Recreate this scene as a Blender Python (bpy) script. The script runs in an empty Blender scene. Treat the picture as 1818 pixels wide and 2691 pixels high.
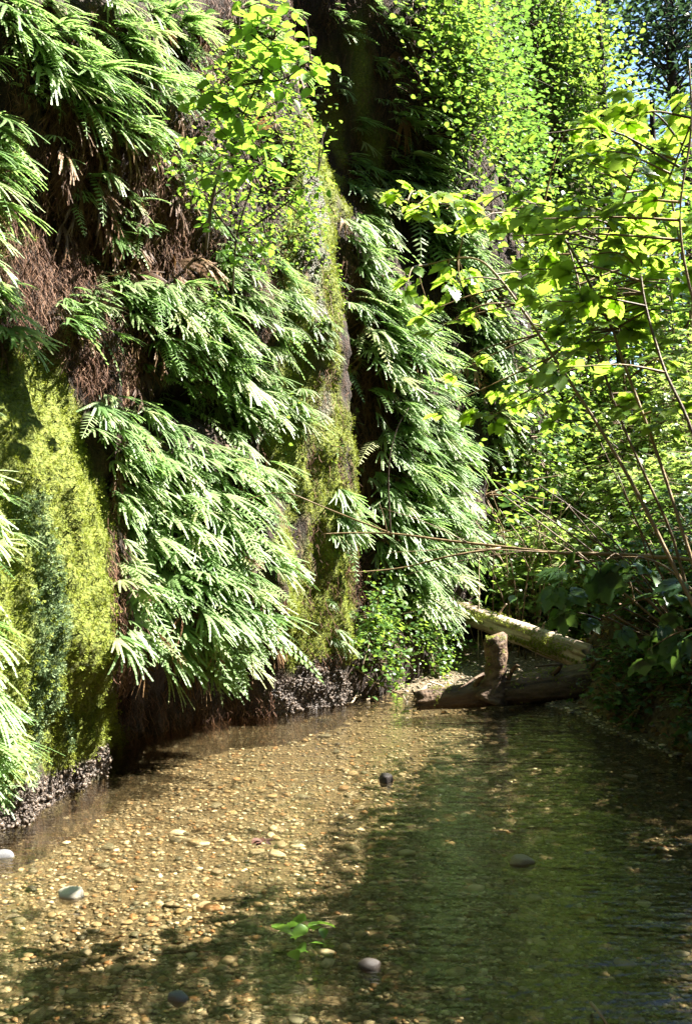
import bpy, math, random
import numpy as np
from mathutils import Vector, Matrix

# ------------------------------------------------------------------ camera, sky, sun, exposure
SC = bpy.context.scene
COL = SC.collection
F_PX, CX, CY, EYE = 995.6, 345.5, 512.0, 1.5
cam_d = bpy.data.cameras.new('camera')
cam_d.sensor_fit = 'VERTICAL'; cam_d.sensor_height = 36.0; cam_d.lens = 35.0
cam_d.clip_start = 0.05; cam_d.clip_end = 1000
cam = bpy.data.objects.new('camera', cam_d); COL.objects.link(cam)
cam.location = (0, 0, EYE); cam.rotation_euler = (math.radians(90), 0, 0)
SC.camera = cam

SUN_EL, SUN_AZ = 51.0, 81.0          # azimuth clockwise from +Y (view direction)
a_, e_ = math.radians(SUN_AZ), math.radians(SUN_EL)
SUN = Vector((math.sin(a_)*math.cos(e_), math.cos(a_)*math.cos(e_), math.sin(e_)))
w = bpy.data.worlds.new('World'); SC.world = w; w.use_nodes = True
nt = w.node_tree; nt.nodes.clear()
sky = nt.nodes.new('ShaderNodeTexSky'); sky.sky_type = 'NISHITA'; sky.sun_disc = False
sky.sun_elevation = e_; sky.sun_rotation = a_; sky.air_density = 1.0; sky.dust_density = 0.3; sky.ozone_density = 2.0
bg = nt.nodes.new('ShaderNodeBackground'); bg.inputs['Strength'].default_value = 0.05
wo = nt.nodes.new('ShaderNodeOutputWorld')
nt.links.new(sky.outputs[0], bg.inputs[0]); nt.links.new(bg.outputs[0], wo.inputs[0])
sl = bpy.data.lights.new('sun', 'SUN'); sl.energy = 5.0; sl.angle = math.radians(0.5); sl.color = (1.0, 0.95, 0.86)
so = bpy.data.objects.new('sun', sl); COL.objects.link(so)
so.rotation_euler = SUN.to_track_quat('Z', 'Y').to_euler(); so.location = SUN*40
SC.view_settings.view_transform = 'Standard'
SC.view_settings.look = 'None'
SC.view_settings.gamma = 1.0
SC.view_settings.use_curve_mapping = False
SC.view_settings.exposure = 2.85
SC.render.engine = 'CYCLES'
cy = SC.cycles
cy.max_bounces = 7; cy.diffuse_bounces = 1; cy.glossy_bounces = 3; cy.transmission_bounces = 4; cy.transparent_max_bounces = 12
cy.caustics_reflective = False; cy.caustics_refractive = False
cy.use_denoising = True

R = np.random.RandomState(11)
random.seed(5)

# ------------------------------------------------------------------ helpers
def tag(o, label=None, cat=None, group=None, kind=None):
    if label: o['label'] = label
    if cat: o['category'] = cat
    if group: o['group'] = group
    if kind: o['kind'] = kind
    return o

def mesh_np(name, V, F, mat=None, attrs=None, smooth=True):
    V = np.ascontiguousarray(V, dtype=np.float32); F = np.ascontiguousarray(F, dtype=np.int32)
    me = bpy.data.meshes.new(name)
    k = F.shape[1]
    me.vertices.add(len(V)); me.vertices.foreach_set('co', V.ravel())
    me.loops.add(F.size); me.loops.foreach_set('vertex_index', F.ravel())
    me.polygons.add(len(F)); me.polygons.foreach_set('loop_start', np.arange(0, F.size, k, dtype=np.int32))
    me.polygons.foreach_set('loop_total', np.full(len(F), k, dtype=np.int32))
    me.polygons.foreach_set('use_smooth', np.full(len(F), bool(smooth)))
    for an, av in (attrs or {}).items():
        av = np.asarray(av, dtype=np.float32)
        at = me.attributes.new(an, 'FLOAT', 'POINT')
        at.data.foreach_set('value', av)
    if mat: me.materials.append(mat)
    me.update(calc_edges=True)
    return me

def obj(name, me, parent=None, loc=None):
    o = bpy.data.objects.new(name, me); COL.objects.link(o)
    if parent: o.parent = parent
    if loc is not None: o.location = loc
    return o

def empty(name, loc, label, cat, group=None):
    o = bpy.data.objects.new(name, None); COL.objects.link(o)
    o.location = loc; o.empty_display_size = 0.1
    return tag(o, label, cat, group)

def unproj(px, py, depth):
    return np.array([(px-CX)/F_PX*depth, depth, EYE+(CY-py)/F_PX*depth])

def proj(P):
    P = np.asarray(P, float); y = np.maximum(P[..., 1], 0.05)
    return CX+P[..., 0]/y*F_PX, CY-(P[..., 2]-EYE)/y*F_PX

def on_z(px, py, z=0.0):
    d = (EYE-z)*F_PX/(py-CY)
    return unproj(px, py, d)

def inpoly(x, y, poly):
    x = np.asarray(x, float); y = np.asarray(y, float)
    c = np.zeros(x.shape, bool); n = len(poly)
    for i in range(n):
        x1, y1 = poly[i]; x2, y2 = poly[(i+1) % n]
        if y1 == y2: continue
        t = ((y1 > y) != (y2 > y)) & (x < (x2-x1)*(y-y1)/(y2-y1)+x1)
        c ^= t
    return c

def rnd_in(poly, n):
    p = np.array(poly, float); lo, hi = p.min(0), p.max(0); out = []
    while len(out) < n:
        q = lo+R.rand(n*3+8, 2)*(hi-lo)
        q = q[inpoly(q[:, 0], q[:, 1], poly)]
        out.extend(q.tolist())
    return np.array(out[:n])

_T = np.random.RandomState(77).rand(256, 256)
def vnoise(x, y):
    xi = np.floor(x).astype(int); yi = np.floor(y).astype(int); fx = x-xi; fy = y-yi
    fx = fx*fx*(3-2*fx); fy = fy*fy*(3-2*fy)
    g = lambda a, b: _T[(a) & 255, (b) & 255]
    return (g(xi, yi)*(1-fx)+g(xi+1, yi)*fx)*(1-fy)+(g(xi, yi+1)*(1-fx)+g(xi+1, yi+1)*fx)*fy
def fbm(x, y, o=4):
    s = 0; a = 0.5; x = np.asarray(x, float); y = np.asarray(y, float)
    for i in range(o):
        s = s+a*(vnoise(x*2**i+17.3*i, y*2**i+9.1*i)-0.5); a *= 0.5
    return s*2
def sstep(a, b, x):
    t = np.clip((x-a)/(b-a), 0, 1); return t*t*(3-2*t)

def norm(v): return v/np.maximum(np.linalg.norm(v, axis=-1, keepdims=True), 1e-9)
def frames(d, n):
    """rotation matrices with x along d and z near n"""
    d = norm(d); y = norm(np.cross(n, d)); z = np.cross(d, y)
    return np.stack([d, y, z], axis=-1)

def scatter(tmpl, P, M, S, r=None):
    """joined copies of a template (V,F) -> V,F,rnd"""
    V, F = tmpl; n = len(P); S = np.asarray(S, float)
    if S.ndim == 1: S = S[:, None]
    W = np.einsum('nij,nvj->nvi', M, V[None]*S[:, None, :])+P[:, None]
    FF = F[None]+(np.arange(n)*len(V))[:, None, None]
    rr = R.rand(n) if r is None else r
    return W.reshape(-1, 3), FF.reshape(-1, F.shape[1]), np.repeat(rr, len(V))

def cat(parts):
    Vs, Fs, Rs = [], [], []; o = 0
    for V, F, r in parts:
        Vs.append(V); Fs.append(F+o); Rs.append(r); o += len(V)
    return np.concatenate(Vs), np.concatenate(Fs), np.concatenate(Rs)

def smooth_path(pts, n=6):
    P = np.array(pts, float)
    if len(P) < 3: return np.array([P[0]+(P[-1]-P[0])*t for t in np.linspace(0, 1, n+1)])
    Q = np.vstack([2*P[0]-P[1], P, 2*P[-1]-P[-2]]); out = []
    for i in range(1, len(Q)-2):
        p0, p1, p2, p3 = Q[i-1:i+3]
        for t in np.linspace(0, 1, n, endpoint=False):
            out.append(0.5*((2*p1)+(-p0+p2)*t+(2*p0-5*p1+4*p2-p3)*t*t+(-p0+3*p1-3*p2+p3)*t**3))
    out.append(P[-1]); return np.array(out)

def tube(path, r0, r1, sides=5, cap=True, rough=0.0):
    P = np.asarray(path, float); n = len(P)
    T = np.gradient(P, axis=0); T = norm(T)
    ref = np.array([0, 0, 1.0]) if abs(T[0][2]) < 0.8 else np.array([0, 1.0, 0])
    A = norm(np.cross(T, ref)); B = np.cross(T, A)
    rad = np.linspace(r0, r1, n)
    th = np.arange(sides)*2*math.pi/sides
    rr = rad[:, None]*(1+rough*(R.rand(n, sides)-0.5)*2)
    V = P[:, None]+rr[..., None]*(np.cos(th)[None, :, None]*A[:, None]+np.sin(th)[None, :, None]*B[:, None])
    V = V.reshape(-1, 3); F = []
    for i in range(n-1):
        for j in range(sides):
            F.append((i*sides+j, i*sides+(j+1) % sides, (i+1)*sides+(j+1) % sides, (i+1)*sides+j))
    F = np.array(F)
    F3 = np.concatenate([F[:, [0, 1, 2]], F[:, [0, 2, 3]]])
    if cap:
        c0, c1 = len(V), len(V)+1
        V = np.vstack([V, P[0], P[-1]])
        ca = np.array([(c0, (j+1) % sides, j) for j in range(sides)]+[(c1, (n-1)*sides+j, (n-1)*sides+(j+1) % sides) for j in range(sides)])
        F3 = np.concatenate([F3, ca])
    return V, F3, np.full(len(V), R.rand())

# ------------------------------------------------------------------ materials
def nodes(name):
    m = bpy.data.materials.new(name); m.use_nodes = True
    t = m.node_tree; t.nodes.clear()
    return m, t, t.nodes.new, t.links.new

def ramp(N, stops):
    r = N('ShaderNodeValToRGB'); e = r.color_ramp.elements
    while len(e) < len(stops): e.new(0.5)
    for i, (p, c) in enumerate(stops):
        e[i].position = p; e[i].color = (*c, 1)
    return r

def rnd_value(N, L):
    at = N('ShaderNodeAttribute'); at.attribute_name = 'rnd'
    oi = N('ShaderNodeObjectInfo')
    ad = N('ShaderNodeMath'); ad.operation = 'ADD'
    L(at.outputs['Fac'], ad.inputs[0]); L(oi.outputs['Random'], ad.inputs[1])
    fr = N('ShaderNodeMath'); fr.operation = 'FRACT'; L(ad.outputs[0], fr.inputs[0])
    return fr.outputs[0]

def leaf_mat(name, stops, trans=(0.5, 0.62, 0.1), tf=0.4, rough=0.4, spec=0.5, nscale=18.0):
    m, t, N, L = nodes(name)
    v = rnd_value(N, L)
    rp = ramp(N, stops); L(v, rp.inputs[0])
    tc = N('ShaderNodeTexCoord'); nz = N('ShaderNodeTexNoise'); nz.inputs['Scale'].default_value = nscale
    L(tc.outputs['Object'], nz.inputs['Vector'])
    mp = N('ShaderNodeMapRange'); mp.inputs[1].default_value = 0.3; mp.inputs[2].default_value = 0.7
    mp.inputs[3].default_value = 0.72; mp.inputs[4].default_value = 1.25; L(nz.outputs['Fac'], mp.inputs[0])
    hs = N('ShaderNodeHueSaturation'); L(rp.outputs[0], hs.inputs['Color']); L(mp.outputs[0], hs.inputs['Value'])
    p = N('ShaderNodeBsdfPrincipled'); L(hs.outputs[0], p.inputs['Base Color'])
    p.inputs['Roughness'].default_value = rough; p.inputs['Specular IOR Level'].default_value = spec
    tl = N('ShaderNodeBsdfTranslucent')
    mx = N('ShaderNodeMix'); mx.data_type = 'RGBA'; mx.inputs[0].default_value = 0.75
    L(hs.outputs[0], mx.inputs[6]); mx.inputs[7].default_value = (*trans, 1); L(mx.outputs[2], tl.inputs['Color'])
    ms = N('ShaderNodeMixShader'); ms.inputs[0].default_value = tf
    L(p.outputs[0], ms.inputs[1]); L(tl.outputs[0], ms.inputs[2])
    o = N('ShaderNodeOutputMaterial'); L(ms.outputs[0], o.inputs[0])
    return m

def solid_mat(name, stops, rough=0.8, spec=0.3, nscale=(6, 6, 6), bump=0.3, detail=6.0, use_rnd=0.4, bscale=40.0):
    m, t, N, L = nodes(name)
    tc = N('ShaderNodeTexCoord'); mpn = N('ShaderNodeMapping'); mpn.inputs['Scale'].default_value = nscale
    L(tc.outputs['Object'], mpn.inputs[0])
    nz = N('ShaderNodeTexNoise'); nz.inputs['Scale'].default_value = 1.0; nz.inputs['Detail'].default_value = detail
    L(mpn.outputs[0], nz.inputs['Vector'])
    v = rnd_value(N, L)
    mx = N('ShaderNodeMix'); mx.data_type = 'FLOAT'; mx.inputs[0].default_value = use_rnd
    L(nz.outputs['Fac'], mx.inputs[2]); L(v, mx.inputs[3])
    rp = ramp(N, stops); L(mx.outputs[0], rp.inputs[0])
    p = N('ShaderNodeBsdfPrincipled'); L(rp.outputs[0], p.inputs['Base Color'])
    p.inputs['Roughness'].default_value = rough; p.inputs['Specular IOR Level'].default_value = spec
    if bump:
        n2 = N('ShaderNodeTexNoise'); n2.inputs['Scale'].default_value = bscale; n2.inputs['Detail'].default_value = 5
        L(tc.outputs['Object'], n2.inputs['Vector'])
        sm = N('ShaderNodeMath'); sm.operation = 'ADD'; L(n2.outputs['Fac'], sm.inputs[0]); L(nz.outputs['Fac'], sm.inputs[1])
        b = N('ShaderNodeBump'); b.inputs['Strength'].default_value = bump; b.inputs['Distance'].default_value = 0.02
        L(sm.outputs[0], b.inputs['Height']); L(b.outputs[0], p.inputs['Normal'])
    o = N('ShaderNodeOutputMaterial'); L(p.outputs[0], o.inputs[0])
    return m

M_fern = leaf_mat('fern_green', [(0, (0.09, 0.175, 0.045)), (0.5, (0.185, 0.275, 0.10)), (0.85, (0.28, 0.345, 0.16)), (1, (0.36, 0.36, 0.16))], (0.35, 0.58, 0.14), 0.40, 0.5, 0.6)
M_berry = leaf_mat('berry_leaf', [(0, (0.06, 0.13, 0.015)), (0.6, (0.10, 0.18, 0.02)), (1, (0.15, 0.22, 0.03))], (0.46, 0.66, 0.07), 0.55, 0.38, 0.6)
M_alder = leaf_mat('alder_leaf', [(0, (0.06, 0.14, 0.02)), (0.6, (0.10, 0.19, 0.02)), (1, (0.17, 0.25, 0.03))], (0.36, 0.62, 0.06), 0.45, 0.38, 0.6)
M_dead = leaf_mat('dead_frond', [(0, (0.06, 0.03, 0.015)), (0.6, (0.14, 0.075, 0.035)), (1, (0.24, 0.15, 0.07))], (0.3, 0.16, 0.06), 0.25, 0.6, 0.3)
M_small = leaf_mat('small_leaf', [(0, (0.03, 0.08, 0.02)), (0.6, (0.06, 0.13, 0.025)), (1, (0.12, 0.2, 0.04))], (0.34, 0.52, 0.06), 0.4, 0.35, 0.6)
M_shade = leaf_mat('shaded_leaf', [(0, (0.02, 0.055, 0.02)), (0.6, (0.04, 0.09, 0.025)), (1, (0.07, 0.13, 0.035))], (0.2, 0.35, 0.05), 0.35, 0.4, 0.5)  # darker leaf colour painted in for plants standing in shade
M_pale = leaf_mat('pale_leaf', [(0, (0.07, 0.13, 0.03)), (0.6, (0.15, 0.22, 0.06)), (1, (0.26, 0.32, 0.14))], (0.42, 0.58, 0.1), 0.42, 0.33, 0.6)
M_vine = leaf_mat('vine_leaf', [(0, (0.02, 0.07, 0.018)), (0.6, (0.05, 0.12, 0.025)), (1, (0.11, 0.19, 0.03))], (0.24, 0.46, 0.06), 0.34, 0.38, 0.5)
M_far = leaf_mat('silhouette_leaf', [(0, (0.010, 0.026, 0.014)), (1, (0.025, 0.05, 0.022))], (0.06, 0.12, 0.04), 0.25, 0.5, 0.3)  # near-black leaf colour stands in for a backlit silhouette
M_moss = leaf_mat('moss_tuft', [(0, (0.09, 0.125, 0.012)), (0.5, (0.175, 0.215, 0.024)), (1, (0.27, 0.295, 0.05))], (0.3, 0.34, 0.04), 0.25, 0.7, 0.2)
M_mosst = leaf_mat('blue_moss_tuft', [(0, (0.10, 0.15, 0.05)), (0.5, (0.15, 0.215, 0.09)), (1, (0.21, 0.27, 0.13))], (0.14, 0.24, 0.12), 0.2, 0.6, 0.3)
M_root = solid_mat('dry_root', [(0.2, (0.05, 0.022, 0.012)), (0.55, (0.11, 0.05, 0.025)), (0.9, (0.22, 0.125, 0.075))], 0.75, 0.3, bump=0, use_rnd=0.8)
M_bark = solid_mat('shrub_bark', [(0.3, (0.06, 0.035, 0.015)), (0.7, (0.20, 0.135, 0.06))], 0.6, 0.4, (9, 9, 20), 0.3)
M_darkbark = solid_mat('dark_bark', [(0.3, (0.025, 0.018, 0.012)), (0.7, (0.08, 0.06, 0.045))], 0.9, 0.2, (9, 9, 3), 0.6)
M_twig = solid_mat('bleached_twig', [(0.3, (0.22, 0.16, 0.10)), (0.7, (0.45, 0.36, 0.25))], 0.7, 0.3, (10, 10, 10), 0.2)

def wall_material():
    m, t, N, L = nodes('cliff_soil_and_moss')
    tc = N('ShaderNodeTexCoord')
    def attr(n):
        a = N('ShaderNodeAttribute'); a.attribute_name = n; return a.outputs['Fac']
    def noise(sc, det=6.0, stretch=None):
        z = N('ShaderNodeTexNoise'); z.inputs['Scale'].default_value = sc; z.inputs['Detail'].default_value = det
        if stretch:
            mp = N('ShaderNodeMapping'); mp.inputs['Scale'].default_value = stretch
            L(tc.outputs['Object'], mp.inputs[0]); L(mp.outputs[0], z.inputs['Vector'])
        else: L(tc.outputs['Object'], z.inputs['Vector'])
        return z.outputs['Fac']
    n1 = noise(5, 8, (1, 1, 0.35)); n2 = noise(60, 4); n3 = noise(30, 6, (1, 1, 0.2))
    soil = ramp(N, [(0.3, (0.009, 0.006, 0.004)), (0.52, (0.026, 0.015, 0.009)), (0.75, (0.075, 0.042, 0.026))]); L(n3, soil.inputs[0])
    moss = ramp(N, [(0.25, (0.05, 0.065, 0.008)), (0.5, (0.11, 0.135, 0.016)), (0.75, (0.19, 0.19, 0.03))]); L(n2, moss.inputs[0])
    teal = ramp(N, [(0.3, (0.05, 0.09, 0.035)), (0.7, (0.13, 0.19, 0.09))]); L(n2, teal.inputs[0])
    vo = N('ShaderNodeTexVoronoi'); vo.inputs['Scale'].default_value = 52; L(tc.outputs['Object'], vo.inputs['Vector'])
    st = ramp(N, [(0.0, (0.02, 0.014, 0.01)), (0.5, (0.05, 0.036, 0.028)), (1, (0.09, 0.07, 0.055))]); L(vo.outputs['Color'], st.inputs[0])
    def mixc(f, a, b):
        x = N('ShaderNodeMix'); x.data_type = 'RGBA'; L(f, x.inputs[0]); L(a, x.inputs[6]); L(b, x.inputs[7]); return x.outputs[2]
    c = mixc(attr('moss'), soil.outputs[0], moss.outputs[0])
    c = mixc(attr('teal'), c, teal.outputs[0])
    c = mixc(attr('stone'), c, st.outputs[0])
    p = N('ShaderNodeBsdfPrincipled'); L(c, p.inputs['Base Color'])
    rr = N('ShaderNodeMapRange'); L(attr('wet'), rr.inputs[0]); rr.inputs[3].default_value = 0.9; rr.inputs[4].default_value = 0.4
    L(rr.outputs[0], p.inputs['Roughness']); p.inputs['Specular IOR Level'].default_value = 0.4
    inv = N('ShaderNodeMath'); inv.operation = 'MULTIPLY'; L(vo.outputs['Distance'], inv.inputs[0]); L(attr('stone'), inv.inputs[1])
    s1 = N('ShaderNodeMath'); s1.operation = 'SUBTRACT'; L(n2, s1.inputs[0]); L(inv.outputs[0], s1.inputs[1])
    s2 = N('ShaderNodeMath'); s2.operation = 'ADD'; L(s1.outputs[0], s2.inputs[0]); L(n3, s2.inputs[1])
    b = N('ShaderNodeBump'); b.inputs['Strength'].default_value = 0.9; b.inputs['Distance'].default_value = 0.03
    L(s2.outputs[0], b.inputs['Height']); L(b.outputs[0], p.inputs['Normal'])
    o = N('ShaderNodeOutputMaterial'); L(p.outputs[0], o.inputs[0]); return m

def pebble_material():
    m, t, N, L = nodes('river_pebble')
    v = rnd_value(N, L)
    rp = ramp(N, [(0.0, (0.04, 0.04, 0.032)), (0.14, (0.10, 0.10, 0.075)), (0.28, (0.19, 0.145, 0.085)), (0.40, (0.27, 0.20, 0.115)),
                  (0.50, (0.14, 0.13, 0.11)), (0.60, (0.31, 0.24, 0.15)), (0.68, (0.25, 0.12, 0.05)), (0.75, (0.09, 0.085, 0.06)), (0.88, (0.36, 0.30, 0.21)), (1.0, (0.62, 0.55, 0.43))])
    L(v, rp.inputs[0])
    tc = N('ShaderNodeTexCoord'); nz = N('ShaderNodeTexNoise'); nz.inputs['Scale'].default_value = 55; nz.inputs['Detail'].default_value = 5
    L(tc.outputs['Object'], nz.inputs['Vector'])
    mp = N('ShaderNodeMapRange'); mp.inputs[1].default_value = 0.3; mp.inputs[2].default_value = 0.7; mp.inputs[3].default_value = 0.95; mp.inputs[4].default_value = 1.8
    L(nz.outputs['Fac'], mp.inputs[0])
    hs = N('ShaderNodeHueSaturation'); L(rp.outputs[0], hs.inputs['Color']); L(mp.outputs[0], hs.inputs['Value'])
    p = N('ShaderNodeBsdfPrincipled'); L(hs.outputs[0], p.inputs['Base Color']); p.inputs['Roughness'].default_value = 0.5; p.inputs['Specular IOR Level'].default_value = 0.4
    b = N('ShaderNodeBump'); b.inputs['Strength'].default_value = 0.25; b.inputs['Distance'].default_value = 0.01; L(nz.outputs['Fac'], b.inputs['Height']); L(b.outputs[0], p.inputs['Normal'])
    o = N('ShaderNodeOutputMaterial'); L(p.outputs[0], o.inputs[0]); return m

def water_material():
    m, t, N, L = nodes('clear_stream_water')
    tc = N('ShaderNodeTexCoord')
    def nz(sc, stretch, det):
        mp = N('ShaderNodeMapping'); mp.inputs['Scale'].default_value = stretch; mp.inputs['Rotation'].default_value = (0, 0, 0.25)
        L(tc.outputs['Object'], mp.inputs[0]); z = N('ShaderNodeTexNoise'); z.inputs['Scale'].default_value = sc; z.inputs['Detail'].default_value = det
        L(mp.outputs[0], z.inputs['Vector']); return z.outputs['Fac']
    a = nz(14, (0.6, 1.5, 1), 3); c = nz(3.0, (0.7, 1.3, 1), 2)
    ad = N('ShaderNodeMath'); ad.operation = 'MULTIPLY_ADD'; L(c, ad.inputs[0]); ad.inputs[1].default_value = 2.0; L(a, ad.inputs[2])
    b = N('ShaderNodeBump'); b.inputs['Strength'].default_value = 0.5; b.inputs['Distance'].default_value = 0.02; L(ad.outputs[0], b.inputs['Height'])
    fr = N('ShaderNodeFresnel'); fr.inputs['IOR'].default_value = 1.33; L(b.outputs[0], fr.inputs['Normal'])
    tr = N('ShaderNodeBsdfTransparent'); tr.inputs['Color'].default_value = (0.93, 0.88, 0.73, 1)
    gl = N('ShaderNodeBsdfGlossy'); gl.inputs['Roughness'].default_value = 0.03; L(b.outputs[0], gl.inputs['Normal'])
    rf = N('ShaderNodeBsdfRefraction'); rf.inputs['IOR'].default_value = 1.2; rf.inputs['Roughness'].default_value = 0.06; rf.inputs['Color'].default_value = (0.95, 0.91, 0.76, 1); L(b.outputs[0], rf.inputs['Normal'])
    m0 = N('ShaderNodeMixShader'); m0.inputs[0].default_value = 0.28; L(tr.outputs[0], m0.inputs[1]); L(rf.outputs[0], m0.inputs[2])
    ms = N('ShaderNodeMixShader'); L(fr.outputs[0], ms.inputs[0]); L(m0.outputs[0], ms.inputs[1]); L(gl.outputs[0], ms.inputs[2])
    o = N('ShaderNodeOutputMaterial'); L(ms.outputs[0], o.inputs[0]); return m

M_wetpeb = solid_mat('wet_pebble', [(0.0, (0.03, 0.022, 0.017)), (0.5, (0.07, 0.05, 0.035)), (0.85, (0.13, 0.095, 0.07)), (1.0, (0.2, 0.165, 0.135))], 0.55, 0.4, (30, 30, 30), 0.2, use_rnd=0.8)
M_wall = wall_material(); M_peb = pebble_material(); M_water = water_material()
def bed_material():
    m, t, N, L = nodes('gravel_sand_and_soil')
    tc = N('ShaderNodeTexCoord'); z = N('ShaderNodeTexNoise'); z.inputs['Scale'].default_value = 45; z.inputs['Detail'].default_value = 6; L(tc.outputs['Object'], z.inputs['Vector'])
    a = ramp(N, [(0.3, (0.05, 0.04, 0.025)), (0.6, (0.14, 0.11, 0.07)), (0.8, (0.25, 0.20, 0.13))]); L(z.outputs['Fac'], a.inputs[0])
    c = ramp(N, [(0.3, (0.012, 0.009, 0.006)), (0.7, (0.05, 0.036, 0.022))]); L(z.outputs['Fac'], c.inputs[0])
    at = N('ShaderNodeAttribute'); at.attribute_name = 'soil'
    x = N('ShaderNodeMix'); x.data_type = 'RGBA'; L(at.outputs['Fac'], x.inputs[0]); L(a.outputs[0], x.inputs[6]); L(c.outputs[0], x.inputs[7])
    p = N('ShaderNodeBsdfPrincipled'); L(x.outputs[2], p.inputs['Base Color']); p.inputs['Roughness'].default_value = 0.85; p.inputs['Specular IOR Level'].default_value = 0.2
    b = N('ShaderNodeBump'); b.inputs['Strength'].default_value = 0.8; b.inputs['Distance'].default_value = 0.02; L(z.outputs['Fac'], b.inputs['Height']); L(b.outputs[0], p.inputs['Normal'])
    o = N('ShaderNodeOutputMaterial'); L(p.outputs[0], o.inputs[0]); return m
M_bed = bed_material()
M_soil = solid_mat('forest_soil', [(0.3, (0.02, 0.014, 0.008)), (0.7, (0.06, 0.042, 0.025))], 0.95, 0.1, (6, 6, 6), 0.6, use_rnd=0.0)

# ------------------------------------------------------------------ canyon cliff
B0 = np.array([-1.7, 4.9, 0.0]); TT = np.array([0.489, 0.872, 0.0]); NN = np.array([0.872, -0.489, 0.0]); LEAN = 0.10
NP = NN+LEAN*np.array([0, 0, 1.0])
def base_hit(px, py, d=0.0):
    r = np.stack([(np.asarray(px, float)-CX)/F_PX, np.ones_like(np.asarray(px, float)), (CY-np.asarray(py, float))/F_PX], -1)
    o = np.array([0, 0, EYE]); q = B0-o
    k = (NP@q+d)/(r@NP)
    P = o+r*k[..., None]
    return (P-B0)@TT, P[..., 2], k

BUMPS = [  # px, py, rx, ry, metres outward
    (20, 700, 80, 190, 0.32), (0, 460, 60, 90, 0.16),
    (205, 590, 85, 100, 0.38), (225, 660, 70, 30, 0.20), (135, 560, 16, 120, -0.22),
    (95, 240, 55, 70, -0.18), (60, 90, 60, 60, 0.15), (160, 120, 60, 60, 0.12), (175, 60, 30, 50, -0.15),
    (200, 340, 60, 60, 0.12), (225, 400, 40, 30, -0.25), (250, 300, 50, 60, 0.15), (180, 395, 30, 25, -0.22),
    (312, 380, 24, 290, 0.17), (356, 430, 16, 170, -0.28), (345, 600, 14, 80, -0.18),
    (425, 520, 60, 170, 0.2), (400, 330, 40, 100, 0.14), (440, 640, 50, 30, 0.2),
    (355, 60, 30, 130, -1.0), (405, 200, 14, 90, -0.3), (430, 110, 40, 160, 0.5), (470, 270, 30, 60, 0.3), (480, 360, 22, 60, 0.5),
    (500, 460, 14, 60, -0.6), (480, 130, 40, 120, 0.1), (545, 180, 18, 190, -1.0), (590, 130, 30, 160, 0.5)]
_b = []
for (px, py, rx, ry, am) in BUMPS:
    s, h, k = base_hit(np.array([px]), np.array([py]))
    dx = (px-CX)/F_PX
    _b.append((s[0], h[0], rx*k[0]/F_PX/max(0.22, abs(TT[0]-TT[1]*dx)), ry*k[0]/F_PX, am))
def disp(s, h):
    s = np.asarray(s, float); h = np.asarray(h, float)
    d0 = np.interp(s, [-7, -1, 0, .8, 1.1, 1.3, 1.9, 2.5, 2.7, 3.45, 4.19, 5, 5.85, 8, 13], [-.4, .1, .05, -.05, -.3, -.5, -.6, -.4, -.1, .1, .28, .1, 0, -.2, 0])
    fade = 1-sstep(0.35, 0.9, h)
    d = np.zeros_like(s*h)
    for (bs, bh, rs, rh, am) in _b:
        d = d+am*np.exp(-((s-bs)/rs)**2-((h-bh)/rh)**2)
    d = d*(1-fade*0.9)+d0*fade
    d = d+0.16*fbm(s*0.9, h*0.7, 3)+0.10*fbm(s*3.1+5, h*2.0, 3)
    d = d-0.13*np.maximum(s-11.5, 0)**2
    return d
def wall_point(s, h, extra=0.0):
    d = disp(s, h)+extra
    P = B0+np.asarray(s)[..., None]*TT+(d-LEAN*np.asarray(h))[..., None]*NN
    P[..., 2] = h
    return P
def wall_hit(px, py):
    px = np.asarray(px, float); py = np.asarray(py, float); d = np.zeros_like(px)
    for i in range(14):
        s, h, k = base_hit(px, py, d); d = 0.55*d+0.45*disp(s, h)
    return s, h, wall_point(s, h)
def wall_normal(s, h, e=0.06):
    a = wall_point(s+e, h)-wall_point(s-e, h); b = wall_point(s, h+e)-wall_point(s, h-e)
    return norm(np.cross(a, b))

MOSS1 = [(-60, 330), (34, 335), (60, 360), (78, 430), (92, 470), (104, 520), (110, 570), (114, 640), (118, 700), (122, 745), (105, 775), (60, 800), (20, 830), (-60, 850)]
MOSS2 = [(298, 118), (318, 115), (328, 200), (338, 300), (345, 400), (350, 480), (352, 570), (352, 660), (335, 690), (292, 672), (276, 560), (284, 500), (264, 470), (276, 380), (286, 320), (280, 230)]
MOSS3 = [(-40, 140), (22, 140), (24, 165), (0, 170), (8, 200), (30, 215), (33, 240), (0, 260), (-40, 260)]
MOSS4 = [(345, 20), (356, 20), (372, 90), (384, 200), (392, 250), (378, 250), (365, 160)]
MOSS5 = [(318, 60), (330, 60), (345, 180), (340, 230), (325, 150)]
TEAL = [(14, 500), (38, 480), (52, 560), (62, 640), (66, 740), (52, 775), (30, 790), (28, 680), (20, 590)]
STONE1 = [(-60, 812), (25, 788), (60, 768), (112, 748), (112, 770), (60, 800), (20, 830), (-60, 860)]
STONE2 = [(262, 700), (300, 672), (340, 655), (352, 690), (345, 705), (300, 715), (268, 730)]
WET = [(300, 150), (312, 150), (322, 230), (326, 330), (332, 420), (318, 420), (306, 280), (298, 200)]
s_ax = np.concatenate([np.arange(-7, -1.6, 0.1), np.arange(-1.6, 7, 0.032), np.arange(7, 20.01, 0.08)])
h_ax = np.concatenate([np.arange(-0.5, 5.0, 0.032), np.arange(5.0, 13, 0.09)])
SS, HH = np.meshgrid(s_ax, h_ax, indexing='ij')
W0 = wall_point(SS, HH)
jx = 14*fbm(SS*4, HH*4, 3); jy = 14*fbm(SS*4+40, HH*4, 3)
wx, wy = proj(W0); wx = wx+jx; wy = wy+jy
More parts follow.
